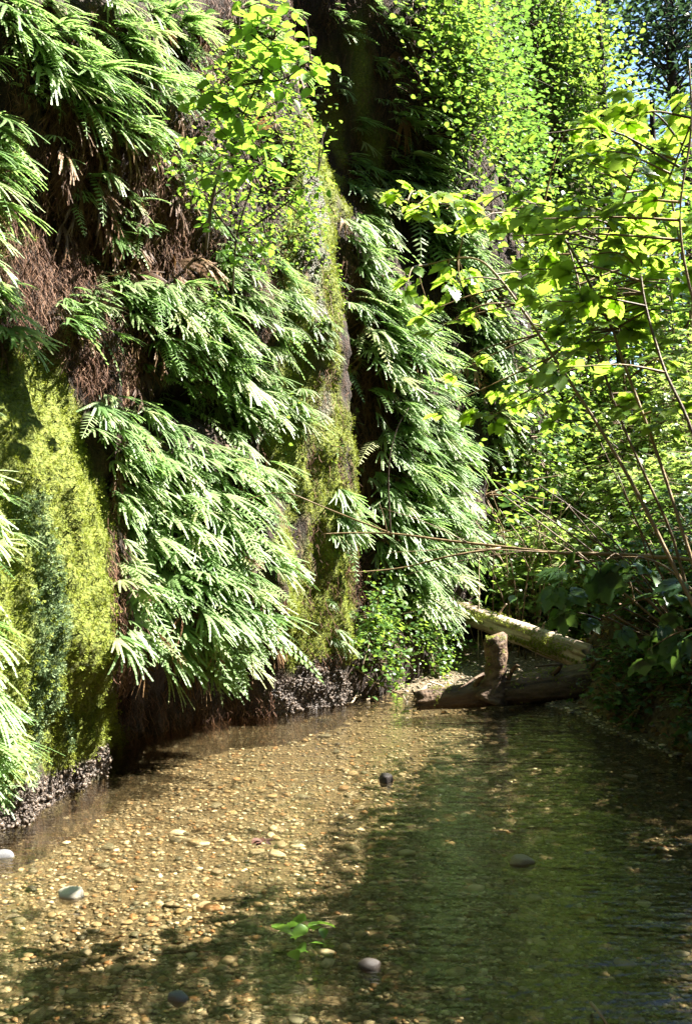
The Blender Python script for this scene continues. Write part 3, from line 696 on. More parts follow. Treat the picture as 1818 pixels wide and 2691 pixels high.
def wall_plants(poly, n, rad, leaves, lsize, mat, tmpl, name, label, cat_, group, off=0.12):
    q = rnd_in(poly, n); s, h, P = wall_hit(q[:, 0], q[:, 1])
    for i in range(n):
        z_ = R.rand(); base = P[i]; e = empty(name, base, where(label, q[i], poly, z_), cat_, group)
        m = int(leaves*(0.7+0.6*R.rand())); r_ = rad*(0.7+0.6*z_)
        c = NN*(off+0.5*r_*np.abs(R.randn(m, 1)))+TT*(R.randn(m, 1)*r_)+UP*(R.randn(m, 1)*r_*0.8-0.3*r_)
        leaf_cloud(c, lsize*(0.4+0.9*R.rand(m)**1.5), tmpl, mat, 'foliage', e, 0.5, NN*0.6)['kind'] = 'stuff'
        ps = []
        for k in range(9):
            g = c[R.randint(0, m)]; ps.append(tube(smooth_path([(0, 0, 0), g*0.5+UP*0.05*r_, g], 3), 0.006*r_/0.3, 0.002, 4, False))
        V, F, r = cat(ps); obj('stem', mesh_np('stem', V, F, M_bark, {'rnd': r}), e)

wall_plants([(160, 110), (205, 70), (290, 60), (318, 110), (305, 240), (230, 265), (170, 200)], 26, 0.16, 150, 0.035, M_small, T_round, 'leafy_plant',
            'small round leaved plant in the leafy patch behind the sapling', 'plant', 'small leafy plants behind the sapling')
wall_plants([(392, -10), (450, -10), (470, 120), (440, 170), (412, 90)], 20, 0.34, 170, 0.075, M_small, T_ov[0], 'vine_clump',
            'dark vine clump on the face right of the deep crevice', 'vine', 'vine clumps beside the crevice', 0.2)
wall_plants([(296, 200), (330, 200), (350, 400), (358, 640), (338, 640), (318, 400)], 12, 0.09, 45, 0.028, M_small, T_round, 'leafy_plant', 'small leafy plant on the wet narrow moss column', 'plant', 'small leafy plants on the narrow moss column', 0.03)
wall_plants([(480, 260), (600, 280), (605, 620), (470, 640), (490, 400)], 40, 0.5, 150, 0.11, M_small, T_ov[0], 'vine_clump',
            'leafy vine clump low on the far cliff behind the shrubs', 'vine', 'vine clumps low on the far cliff', 0.2)
wall_plants([(120, 300), (200, 290), (280, 400), (260, 440), (150, 350)], 10, 0.13, 60, 0.03, M_small, T_round, 'leafy_plant', 'small leafy plant between ferns in the middle of the cliff', 'plant', 'small leafy plants between the middle ferns')
wall_plants([(345, 570), (372, 580), (440, 625), (450, 660), (420, 672), (360, 660), (345, 620)], 15, 0.17, 140, 0.055, M_small, T_ov[0], 'leafy_plant',
            'glossy leafed plant at the cliff foot under the fern curtain', 'plant', 'leafy plants at the cliff foot')
wall_plants([(400, -20), (520, -20), (560, 40), (540, 130), (500, 200), (470, 170), (430, 60)], 30, 0.36, 190, 0.085, M_vine, T_ov[0], 'vine_clump',
            'sunlit yellow green vine clump high on the far cliff', 'vine', 'vine clumps high on the far cliff', 0.2)
wall_plants([(520, -20), (630, -20), (632, 100), (610, 220), (540, 300), (490, 310), (470, 250), (520, 160)], 44, 0.42, 210, 0.085, M_small, T_ov[0], 'vine_clump',
            'shadier vine clump on the far cliff below the treetops', 'vine', 'vine clumps on the shaded far cliff', 0.2)

# ------------------------------------------------------------------ shrubs built of stems, twigs and leaves
def shrub(name, label, cat_, group, base, stems, clusters, lmat, tmpls, lsize, smat, single=True, per=5, r0=0.014, spread=0.16, tilt=0.4, pitch=-0.15, base_dir=None, maxone=290):
    """stems: list of (3-D paths); clusters: leaf cluster centres, each reached by a twig from the nearest stem point"""
    base = np.asarray(base, float); e = empty(name, base, label, cat_, group)
    pts = []
    for k, (path, rad) in enumerate(stems):
        sp = smooth_path(path, 7); V, F, r = tube(sp-base, rad, rad*0.35, 6)
        obj('stem', mesh_np('stem', V, F, smat, {'rnd': r}), e); pts.append(sp[len(sp)//4:])
    pts = np.concatenate(pts); tw = []; LP = []; LM = []; 
    for cpt in clusters:
        dd = np.linalg.norm(pts-cpt, axis=1)+0.4*np.maximum(pts[:, 2]-cpt[2], 0); j = np.argmin(dd); p = pts[j]
        mid = (p+cpt)/2+UP*0.06*np.linalg.norm(cpt-p)+0.05*R.randn(3)*np.linalg.norm(cpt-p)
        sp = smooth_path([p, mid, cpt], 5); tw.append(tube(sp-base, min(0.0045, r0*0.4), 0.0015, 4, False))
        out = norm(cpt-p)
        for q in range(per):
            t = 0.35+0.65*R.rand() if q else 1.0; at = sp[min(int(t*(len(sp)-1)), len(sp)-1)]
            a = R.rand()*6.28; d = norm(np.array([math.cos(a), math.sin(a), pitch+0.25*R.randn()])+0.6*out)
            nn = np.array([tilt*R.randn(), tilt*R.randn(), 1.0])
            LP.append(at-base+R.randn(3)*spread*0.12); LM.append(frames(d[None], nn[None])[0])
    if single:
        for V, F, r in tw: obj('twig', mesh_np('twig', V, F, smat, {'rnd': r}), e)
    else:
        V, F, r = cat(tw); obj('twigs', mesh_np('twigs', V, F, smat, {'rnd': r}), e)['kind'] = 'stuff'
    LP = np.array(LP); LM = np.array(LM); n = len(LP); sizes = lsize*(0.55+0.65*R.rand(n))
    k1 = min(maxone, n) if single else 0
    mes = [mesh_np('leaf', V, F, lmat) for V, F in tmpls] if k1 else []
    for i in range(k1):
        o = obj('leaf', mes[i % len(mes)], e); o.matrix_basis = Matrix.LocRotScale(Vector(LP[i]), Matrix(LM[i].tolist()), Vector((sizes[i],)*3))
    if n > k1:
        pr = []
        ids = np.arange(k1, n)
        for k, t in enumerate(tmpls):
            z = ids[ids % len(tmpls) == k]
            if len(z): pr.append(scatter(t, LP[z], LM[z], sizes[z]))
        V, F, r = cat(pr); obj('foliage', mesh_np('foliage', V, F, lmat, {'rnd': r}), e)['kind'] = 'stuff'
    return e

U = unproj
# leafy sapling leaning in front of the cliff, upper left
dS = 5.6
bw = wall_hit(np.array([205.]), np.array([255.]))[2][0]
st = [([bw, U(212, 200, dS), U(228, 130, dS-.1), U(237, 60, dS-.2), U(240, -30, dS-.3)], 0.011), ([U(226, 140, dS-.1), U(250, 100, dS-.3), U(272, 40, dS-.4)], 0.006), ([U(236, 80, dS-.2), U(280, 80, dS-.5), U(310, 60, dS-.6)], 0.006),
      ([U(214, 195, dS), U(250, 170, dS-.3), U(285, 150, dS-.4)], 0.005)]
cl = [U(x, y, dS-0.2-0.6*R.rand()) for x, y in rnd_in([(205, 0), (300, 0), (310, 40), (332, 85), (300, 125), (250, 150), (195, 110), (165, 105), (210, 60)], 62)]+[U(x, y, dS-0.2-0.3*R.rand()) for x, y in rnd_in([(180, 120), (290, 130), (280, 190), (200, 200)], 18)]
shrub('alder_sapling', 'young sapling with round yellow green leaves leaning out from the upper cliff', 'sapling', None, st[0][0][0], st, cl, M_alder, T_ov, 0.105, M_darkbark, per=4)
bw = wall_hit(np.array([232.]), np.array([300.]))[2][0]
st = [([bw, U(236, 240, 6.0), U(250, 190, 5.9), U(262, 150, 5.9)], 0.008), ([U(236, 240, 6.0), U(200, 190, 5.9), U(180, 150, 5.9)], 0.006), ([U(240, 235, 6.0), U(290, 200, 5.9), U(318, 170, 5.9)], 0.006)]
cl = [U(x, y, 5.75+0.35*R.rand()) for x, y in rnd_in([(150, 120), (240, 130), (330, 120), (325, 230), (280, 270), (200, 260), (160, 180)], 62)]
shrub('leafy_sapling', 'small leaved bush growing from the cliff just below the young sapling', 'sapling', None, st[0][0][0], st, cl, M_alder, T_ov, 0.06, M_darkbark, per=5, tilt=0.6)

# foreground berry bush at the right edge
st = [([U(745, 690, 3.3), U(690, 600, 3.5), U(640, 500, 3.6), U(600, 430, 3.7), U(545, 345, 3.9), U(500, 280, 4.0), U(470, 258, 4.1), U(420, 266, 4.2)], 0.010),
      ([U(740, 700, 3.2), U(691, 560, 3.3), U(655, 450, 3.4), U(612, 330, 3.5), U(600, 260, 3.5), U(622, 200, 3.4), U(640, 150, 3.3)], 0.008),
      ([U(750, 700, 3.0), U(700, 460, 3.0), U(660, 360, 3.1), U(640, 270, 3.2), U(660, 200, 3.1), U(700, 100, 3.0)], 0.0075),
      ([U(745, 690, 3.6), U(665, 520, 3.7), U(620, 420, 3.8), U(590, 330, 3.9), U(560, 230, 4.0), U(510, 190, 4.1)], 0.008),
      ([U(760, 700, 3.0), U(720, 420, 2.9), U(680, 240, 2.9), U(690, 130, 2.9), U(688, 60, 2.9)], 0.007),
      ([U(612, 330, 3.5), U(560, 235, 3.7), U(510, 215, 3.8), U(450, 205, 3.9), U(400, 200, 4.0)], 0.006)]
cz = []
for poly, n, d0, d1 in (([(520, 195), (691, 190), (691, 255), (640, 265), (500, 245)], 36, 2.9, 3.8), ([(540, 125), (600, 105), (691, 100), (691, 180), (600, 180), (540, 150)], 20, 2.8, 3.6),
                        ([(376, 190), (470, 188), (500, 220), (450, 230), (390, 205)], 11, 3.6, 4.2), ([(400, 265), (470, 270), (500, 330), (420, 330)], 9, 3.8, 4.3),
                        ([(480, 250), (691, 245), (691, 330), (560, 350)], 26, 3.3, 4.2), ([(430, 380), (560, 380), (600, 420), (450, 415)], 10, 3.9, 4.6), ([(520, 260), (691, 260), (691, 430), (580, 410)], 30, 3.0, 4.2)):
    cz += [U(x, y, d0+(d1-d0)*R.rand()) for x, y in rnd_in(poly, n)]
def on_bank(x, y): return np.array([x, y, float(ground_z(np.array(x), np.array(y)))-0.03])
bb = on_bank(2.85, 3.6)
st = [([bb+np.array([0.12*R.randn(), 0.12*R.randn(), 0]), np.array([2.15+0.1*R.randn(), 3.45+0.08*R.randn(), 0.62])]+list(p_), r_) if k_ < 5 else (list(p_), r_) for k_, (p_, r_) in enumerate(st)]
shrub('berry_bush', 'tall arching berry bush at the right with big translucent pointed leaves', 'shrub', None, bb, st, cz, M_berry, T_tri+T_pal, 0.112, M_bark, per=3, tilt=0.42, maxone=300)

# low shaded branch with maple like leaves over the bank
b2 = on_bank(2.75, 4.1)
st = [([b2, np.array([2.1, 3.9, 0.85]), U(730, 640, 3.6), U(691, 590, 3.7), U(650, 560, 3.8), U(600, 560, 3.9), U(560, 575, 4.0)], 0.008), ([b2, np.array([2.0, 3.9, 1.0]), U(700, 600, 3.7), U(640, 600, 3.8), U(600, 620, 3.9)], 0.006)]
cl = [U(x, y, 3.6+0.5*R.rand()) for x, y in rnd_in([(540, 575), (600, 545), (691, 540), (691, 640), (640, 660), (580, 640), (550, 610)], 16)]
shrub('berry_branch', 'low shaded berry bush with dark blue green lobed leaves above the logs', 'shrub', None, b2, st, cl, M_shade, T_pal, 0.16, M_bark, per=2, tilt=0.5, pitch=-0.5)

def bank_shrub(bx, by, H, rad, nst, ncl, lab, grp, mat=M_berry, ls=0.09, per=6, tm=None, name='leafy_shrub', smat=None):
    bz = float(ground_z(np.array(bx), np.array(by))); b = np.array([bx, by, bz-0.02]); st = []; cl = []
    for k in range(nst):
        a = R.rand()*6.28; rr = rad*(0.3+0.7*R.rand()); t = b+np.array([math.cos(a)*rr, math.sin(a)*rr, H*(0.7+0.35*R.rand())])
        m = b+(t-b)*np.array([0.3, 0.3, 0.55]); st.append(([b+np.array([0.06*R.randn(), 0.06*R.randn(), 0]), m, t], 0.012*max(1, H/2)))
    for k in range(ncl):
        a = R.rand()*6.28; rr = rad*R.rand()**0.5*1.15; zf = 0.18+0.85*R.rand()
        cl.append(b+np.array([math.cos(a)*rr, math.sin(a)*rr, H*zf]))
    return shrub(name, lab, 'shrub', grp, b, st, cl, mat, tm or [T_tri[0], T_ov[0]], ls, smat or M_bark, single=False, per=per, tilt=0.35)

k_ = 0
for Y_, pxs in ((8.9, (625, 680)), (9.8, (560, 610, 665)), (10.8, (515, 565, 620, 680)), (12.0, (500, 545, 600, 650, 700)), (13.4, (520, 570, 630, 690)), (14.8, (540, 600, 660))):
    for px_ in pxs:
        X_ = (px_+12*R.randn()-CX)/F_PX*Y_; y_ = Y_+0.3*R.randn(); gz = float(ground_z(np.array(X_), np.array(y_)))
        H = min(max(0.25+0.95*(X_-1.3)+0.12*(Y_-9)-gz, 0.55), 3.2)*(0.85+0.3*R.rand()); rad = 0.45+0.045*(Y_-8)+0.1*R.rand()
        row = {8.9: 'close behind the fallen log', 9.8: 'a step behind the fallen log', 10.8: 'in the middle of the far bank', 12.0: 'behind the middle of the far bank', 13.4: 'toward the back of the far bank', 14.8: 'at the very back of the far bank'}[Y_]
        pos = ['leftmost', 'second from left', 'third from left', 'fourth from left', 'rightmost'][pxs.index(px_)]
        bank_shrub(X_, y_, H, rad, 7, int(300*rad**1.3)+70, 'pale leafed shrub '+row+', '+pos+' one', 'leafy shrubs on the far bank', M_pale, 0.10)
for (bx, by, H, rad) in ((4.2, 14.5, 5.0, 1.5), (5.4, 15.0, 6.0, 1.6), (5.2, 17.5, 7.0, 1.7), (6.8, 16.5, 6.3, 1.7), (8.2, 16.0, 5.0, 1.6), (7.6, 19.5, 7.0, 1.8)):
    bank_shrub(bx, by, H, rad, 9, 260, ['leftmost tall thicket closing the canyon behind the far bank', 'second tall thicket from the left behind the far bank', 'tall thicket rising behind the second one from the left', 'tall thicket at the right edge behind the far bank', 'hindmost rounded thicket at the right behind the far bank', 'last and farthest thicket closing the canyon'][[4.2, 5.4, 5.2, 6.8, 8.2, 7.6].index(bx)], 'tall thickets closing the canyon', M_alder, 0.15, per=8)
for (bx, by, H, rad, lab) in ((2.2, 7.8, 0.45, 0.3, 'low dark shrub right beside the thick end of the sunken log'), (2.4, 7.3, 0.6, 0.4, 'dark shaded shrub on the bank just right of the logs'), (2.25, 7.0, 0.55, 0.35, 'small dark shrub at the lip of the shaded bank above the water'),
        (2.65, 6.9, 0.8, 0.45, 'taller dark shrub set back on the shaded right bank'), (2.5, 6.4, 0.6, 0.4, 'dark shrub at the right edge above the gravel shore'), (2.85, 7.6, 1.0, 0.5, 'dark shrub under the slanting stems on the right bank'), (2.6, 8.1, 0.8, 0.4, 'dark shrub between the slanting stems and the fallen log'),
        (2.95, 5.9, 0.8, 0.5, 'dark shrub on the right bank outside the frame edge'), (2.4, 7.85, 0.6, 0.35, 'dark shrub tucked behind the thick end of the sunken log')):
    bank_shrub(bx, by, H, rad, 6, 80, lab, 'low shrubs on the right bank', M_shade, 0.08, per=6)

nl = 2600; ly = 4.5+5.5*R.rand(nl); lx = xr(ly)+0.02+1.3*R.rand(nl)**1.5; lz = ground_z(lx, ly)+0.012
V, F, r = scatter(T_ov[1], np.stack([lx, ly, lz], -1), leaf_dirs(nl, None, 0.7, 0.0), 0.03+0.04*R.rand(nl))
tag(obj('leaf_litter', mesh_np('leaf_litter', V, F, M_dead, {'rnd': r})), 'brown fallen leaves covering the shaded right bank', 'leaf litter', None, 'stuff')
nl = 130; ly = 2.8+5.5*R.rand(nl)**1.3; lx = (R.rand(nl)*2-1)*0.34*ly; k_ = (np.stack([lx, ly], -1)-B0[:2])@NN[:2] > 0.15; lx, ly = lx[k_], ly[k_]; nl = len(lx)
V, F, r = scatter(T_ov[1], np.stack([lx, ly, ground_z(lx, ly)+0.02], -1), leaf_dirs(nl, None, 0.25, 0.0), 0.03+0.05*R.rand(nl))
tag(obj('sunken_leaves', mesh_np('sunken_leaves', V, F, M_dead, {'rnd': r})), 'brown dead leaves lying on the stream bed', 'sunken leaves', None, 'stuff')
for k in range(22):
    ly = 5.3+2.2*k/22+0.1*R.randn(); lx = float(xr(ly))+0.03+0.3*R.rand()
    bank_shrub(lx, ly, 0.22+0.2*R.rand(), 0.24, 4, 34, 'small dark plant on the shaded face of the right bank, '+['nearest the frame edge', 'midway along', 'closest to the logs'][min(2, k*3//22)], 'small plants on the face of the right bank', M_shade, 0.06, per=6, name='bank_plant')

# shade tree just outside the frame on the right, its crown leaning over the stream
def tree(name, label, group, base, trunk, rad, centres, mat, ls, per, smat=M_darkbark, tm=None, spread=0.3):
    base = np.asarray(base, float); e = empty(name, base, label, 'tree', group)
    sp = smooth_path(trunk, 8); V, F, r = tube(sp-base, rad, rad*0.3, 9, True, 0.08); tr = obj('trunk', mesh_np('trunk', V, F, smat, {'rnd': r}), e)
    lim = []; LP = []
    for c_ in centres:
        dd = np.linalg.norm(sp-c_, axis=1)+0.5*np.maximum(sp[:, 2]-c_[2]+0.2, 0); p = sp[np.argmin(dd)]
        lp = smooth_path([p, (p+c_)/2+UP*0.1*np.linalg.norm(c_-p)+0.06*R.randn(3), c_], 4)
        lim.append(tube(lp-base, 0.012+rad*0.12, 0.004, 5, False)); LP.append(c_-base+R.randn(per, 3)*spread*np.array([1, 1, 0.6]))
    V, F, r = cat(lim); obj('limbs', mesh_np('limbs', V, F, smat, {'rnd': r}), e)['kind'] = 'stuff'
    LP = np.concatenate(LP); t_ = tm or T_ov[0]
    V, F, r = scatter(t_, LP, leaf_dirs(len(LP), None, 0.5), ls*(0.6+0.7*R.rand(len(LP))))
    obj('crown', mesh_np('crown', V, F, mat, {'rnd': r}), e)['kind'] = 'stuff'
    return e
def toward_sun(p, z): return np.asarray(p)+np.array(SUN)*((z-p[2])/SUN[2])
SHADE = [([(470, 735), (560, 706), (691, 700), (691, 1024), (520, 1024), (540, 960), (480, 890), (410, 860), (385, 800)], 170),
         ([(140, 912), (250, 888), (290, 862), (370, 845), (440, 880), (470, 930), (330, 930), (200, 925)], 15),
         ([(330, 960), (470, 930), (560, 1024), (330, 1050)], 7), ([(60, 930), (200, 950), (270, 1000), (240, 1030), (100, 985)], 5)]
cs = []
for poly, n in SHADE:
    for x, y in rnd_in(poly, n):
        g = on_z(x, y, -0.05); z = 2.3+2.2*R.rand()
        c_ = toward_sun(g, z)
        px_, py_ = proj(c_)
        if px_ < 700 and py_ > 0: continue
        cs.append(c_)
gb = float(ground_z(np.array(4.3), np.array(4.6)))
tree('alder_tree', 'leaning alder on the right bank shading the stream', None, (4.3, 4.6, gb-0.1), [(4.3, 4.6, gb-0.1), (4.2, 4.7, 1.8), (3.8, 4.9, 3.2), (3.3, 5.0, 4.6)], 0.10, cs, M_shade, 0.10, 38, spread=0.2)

for (tx, ty, pz, pc, lab) in ((6.4, 3.8, 5.2, (6.3, 3.4), 'broad unseen alder added farther back on the right bank for shade'), (6.6, 7.2, 4.2, (6.6, 7.0), 'low unseen alder added beyond the leaning one for shade'), (4.6, 1.2, 4.0, (4.2, 1.4), 'bushy unseen alder added beside the viewpoint for shade')):  # unseen alders added to darken the water and block low sky
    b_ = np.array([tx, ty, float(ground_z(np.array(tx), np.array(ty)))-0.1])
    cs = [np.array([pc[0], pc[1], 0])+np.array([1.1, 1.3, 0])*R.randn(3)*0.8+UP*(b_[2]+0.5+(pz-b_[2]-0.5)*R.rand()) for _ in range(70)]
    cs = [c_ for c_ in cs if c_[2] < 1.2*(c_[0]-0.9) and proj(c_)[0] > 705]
    tree('alder_tree', lab, 'alders added on the right bank for shade', b_, [b_, b_+np.array([0.1, 0.1, 1.5]), np.array([pc[0], pc[1], pz])], 0.09, cs, M_shade, 0.12, 36, spread=0.3)
cs = [U(x, y, 14.5+1.5*R.rand()) for x, y in rnd_in([(556, -40), (606, -40), (608, 100), (625, 190), (570, 200)], 34)]
b_ = np.array([4.6, 15.5, float(ground_z(np.array(4.6), np.array(15.5)))-0.1])
tree('forest_tree', 'sunlit leafy tree at the end of the vine covered cliff', 'trees against the sky', b_, [b_, U(612, 250, 15.3), U(600, 60, 15.2), U(596, -40, 15.2)], 0.10, cs, M_small, 0.10, 70, spread=0.3)
# dark tree against the blue sky
cs = [U(x, y, 19+3*R.rand()) for x, y in rnd_in([(612, -30), (720, -30), (720, 75), (650, 85), (618, 60)], 64)]
b_ = np.array([7.2, 20.5, float(ground_z(np.array(7.2), np.array(20.5)))-0.1])
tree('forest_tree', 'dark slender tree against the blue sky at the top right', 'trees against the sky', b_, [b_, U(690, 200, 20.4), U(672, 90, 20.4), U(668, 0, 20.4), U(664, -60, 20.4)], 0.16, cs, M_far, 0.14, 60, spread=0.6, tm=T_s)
cs = [U(x, y, 24+3*R.rand()) for x, y in rnd_in([(560, -60), (760, -60), (760, 30), (600, 40)], 30)]
b_ = np.array([5.8, 25.0, float(ground_z(np.array(5.8), np.array(25.0)))-0.1])
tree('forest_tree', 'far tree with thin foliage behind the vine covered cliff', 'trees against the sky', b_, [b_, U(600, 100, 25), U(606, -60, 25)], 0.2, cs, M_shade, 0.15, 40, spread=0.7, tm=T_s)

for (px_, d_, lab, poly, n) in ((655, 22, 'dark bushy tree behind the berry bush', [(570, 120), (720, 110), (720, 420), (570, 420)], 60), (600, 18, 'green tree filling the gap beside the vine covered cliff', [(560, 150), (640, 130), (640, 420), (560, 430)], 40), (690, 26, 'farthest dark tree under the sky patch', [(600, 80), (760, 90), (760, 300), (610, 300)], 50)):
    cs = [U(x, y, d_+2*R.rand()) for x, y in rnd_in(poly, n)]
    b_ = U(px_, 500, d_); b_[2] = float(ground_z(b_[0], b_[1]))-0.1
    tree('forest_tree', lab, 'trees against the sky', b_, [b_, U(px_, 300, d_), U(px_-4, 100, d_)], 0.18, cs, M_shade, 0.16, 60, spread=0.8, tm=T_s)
for (x, y, zt) in ((-3.2, 1.5, 15), (-2.6, 4.5, 15.5), (-1.6, 7.5, 16), (-0.6, 10.5, 16.5), (-4.5, 8.0, 17), (0.9, 13.5, 17)):  # unseen cliff-top crowns added to shut out light from overhead sky
    b_ = np.array([x-3.2, y+1.2, 13.2]); top_ = np.array([x+0.6, y, zt])
    cs = [np.array([x+1.0, y, 12.3+(zt-12.3)*R.rand()])+np.array([1.7, 1.6, 0.3])*R.randn(3)*0.75 for _ in range(60)]
    cs = [c_ for c_ in cs if c_[0] < 1.6 and c_[2] > 11.3]
    tree('forest_tree', 'unseen leafy tree added on the cliff top to block overhead sky', 'trees added on the cliff top to block sky', b_, [b_, (b_+top_)/2+UP*0.8, top_], 0.2, cs, M_shade, 0.30, 34, spread=0.7, tm=T_s)
# unseen rim trees behind the viewpoint, added to block sky light
for (x, y, z0, zt) in ((2.0, -5.0, 6, 15), (6.5, -2.5, 8, 16), (-3.0, -4.0, 8, 16), (9.5, 1.5, 7, 14), (-1.0, -9.0, 12, 18), (5.0, -8.0, 12, 18)):
    b_ = np.array([x, y, float(ground_z(np.array(x), np.array(y)))-0.1]); top_ = np.array([x+0.4, y+0.6, zt])
    cs = [np.array([x, y+0.5, z0+(zt-z0)*R.rand()])+np.array([2.3, 2.0, 0.5])*R.randn(3)*0.7 for _ in range(46)]
    tree('forest_tree', 'unseen leafy tree added behind the viewpoint to block sky light', 'trees added behind the viewpoint to block sky', b_, [b_, (b_+top_)/2, top_], 0.22, cs, M_shade, 0.30, 34, spread=0.75, tm=T_s)

# ------------------------------------------------------------------ logs, stump, driftwood
def wood_mat(name, stops, sc):
    return solid_mat(name, stops, 0.75, 0.3, sc, 0.8, use_rnd=0.05, bscale=30)
M_log = wood_mat('weathered_log', [(0.3, (0.14, 0.09, 0.06)), (0.5, (0.36, 0.28, 0.21)), (0.75, (0.52, 0.43, 0.34))], (3, 30, 30))
M_wetlog = wood_mat('wet_log', [(0.3, (0.03, 0.02, 0.014)), (0.55, (0.12, 0.075, 0.045)), (0.8, (0.24, 0.16, 0.10))], (4, 25, 25))
def log_mesh(A, B, r0, r1, n=40, sides=30, sag=0.0, seed=0):
    A = np.asarray(A, float); B = np.asarray(B, float); L = np.linalg.norm(B-A)
    u = np.linspace(0, 1, n); th = np.arange(sides)*2*math.pi/sides
    x = u*L; rr = np.interp(u, [0, 1], [r0, r1])[:, None]*(1+0.10*np.sin(th*9+2*seed)[None]*fbm(u[:, None]*2+3, th[None]*2+seed, 2)+0.16*fbm(u[:, None]*4, th[None]*5+seed*3, 3)+0.12*fbm(u[:, None]*5+seed, np.cos(th)[None]*1.5+np.sin(th)[None]*0.7+7*seed, 3)+0.06*fbm(np.ones((n, 1))*3+seed, th[None]*3, 2))
    V = np.stack([np.repeat(x[:, None], sides, 1), rr*np.cos(th)[None], rr*np.sin(th)[None]-sag*np.sin(u*math.pi)[:, None]], -1).reshape(-1, 3)
    V[:sides, 0] += 0.03*R.randn(sides); V[-sides:, 0] += 0.03*R.randn(sides)
    i = np.arange(n*sides).reshape(n, sides); j = np.roll(i, -1, 1)
    F = np.concatenate([np.stack([i[:-1], i[1:], j[1:]], -1).reshape(-1, 3), np.stack([i[:-1], j[1:], j[:-1]], -1).reshape(-1, 3)])
    c0 = len(V); V = np.vstack([V, [0, 0, 0], [L, 0, 0]])
    F = np.concatenate([F, [(c0, i[0, q], j[0, q]) for q in range(sides)], [(c0+1, j[-1, q], i[-1, q]) for q in range(sides)]])
    d = norm(B-A); M = frames(d[None], UP[None])[0]
    return V, F, M
A = U(438, 604, 9.9); B = U(594, 661, 8.1)
V, F, Mx = log_mesh(A, B, 0.088, 0.125, seed=2)
lg = empty('fallen_log', A, 'pale weathered log with mossy sides lying slanted down to the right', 'log')
lg.matrix_world = Matrix.LocRotScale(Vector(A), Matrix(Mx.tolist()), Vector((1, 1, 1)))
obj('log_trunk', mesh_np('log_trunk', V, F, M_log), lg); Lg = np.linalg.norm(B-A)
for (x, a, l) in ((0.9, 0.3, 0.09), (1.5, -0.2, 0.07), (2.1, 0.4, 0.06)):
    V, F, r = tube(smooth_path([(x, 0, 0.09), (x+0.02, a*0.1, 0.12+l*0.5), (x+0.05, a*0.15, 0.12+l)], 3), 0.014, 0.006, 6); obj('branch_stub', mesh_np('branch_stub', V, F, M_log, {'rnd': r}), lg)
n = 5000; u = R.rand(n)*Lg*0.97; th = np.pi*(1.0+0.38*R.randn(n)*0.6)+0.35; keep = (fbm(u*3, th*2, 2) > -0.15); u, th = u[keep], th[keep]; n = len(u); rr = np.interp(u, [0, Lg], [0.092, 0.130])
P = np.stack([u, -np.abs(np.cos(th))*rr, np.sin(th)*rr*0.9+0.02], -1); nn = np.stack([0*u, P[:, 1], P[:, 2]], -1)+0.03*R.randn(n, 3)
V, F, r = scatter(T_moss, P, frames(nn, R.randn(n, 3)), 0.008+0.01*R.rand(n)); tag(obj('moss_strip', mesh_np('moss_strip', V, F, M_moss, {'rnd': r}, False), lg), kind='stuff')

A = on_z(418, 702, 0.03)+np.array([0, 0.05, 0]); B = U(640, 676, 8.0)
V, F, Mx = log_mesh(A, B, 0.075, 0.17, seed=5)
l2 = empty('sunken_log', A, 'dark wet log in the water with an upright broken branch stump', 'log'); l2.matrix_world = Matrix.LocRotScale(Vector(A), Matrix(Mx.tolist()), Vector((1, 1, 1)))
obj('log_trunk', mesh_np('log_trunk', V, F, M_wetlog), l2)
inv = l2.matrix_world.inverted()
pth = [np.array(inv @ Vector(U(x, y, 7.8))) for x, y in ((488, 700), (493, 682), (496, 662), (494, 638))]
n = 14; V, F, r = tube(smooth_path(pth, 5), 0.115, 0.08, 14, True, 0.12)
V[-2-14:-2] += R.randn(14, 3)*np.array([0.012, 0.012, 0.02])
nP = (len(V)-2)//14
for i in range(nP):
    f = i/(nP-1); c_ = V[i*14:(i+1)*14].mean(0); sc_ = 1+0.35*max(0, 0.3-f)/0.3-0.12*math.exp(-((f-0.45)/0.25)**2)+0.12*math.exp(-((f-0.95)/0.1)**2)
    V[i*14:(i+1)*14] = c_+(V[i*14:(i+1)*14]-c_)*sc_
stump = obj('branch_stump', mesh_np('branch_stump', V, F, M_wetlog, {'rnd': r}), l2)
n = 700; P = np.array([np.array(inv @ Vector(U(486+18*R.rand(), 636+8*R.rand()+40*R.rand()*(R.rand() > .5), 7.72+0.1*R.rand()))) for _ in range(n)])
V, F, r = scatter(T_moss, P, frames(R.randn(n, 3), R.randn(n, 3)), 0.008+0.008*R.rand(n)); tag(obj('moss_cap', mesh_np('moss_cap', V, F, M_moss, {'rnd': r}, False), l2), kind='stuff')

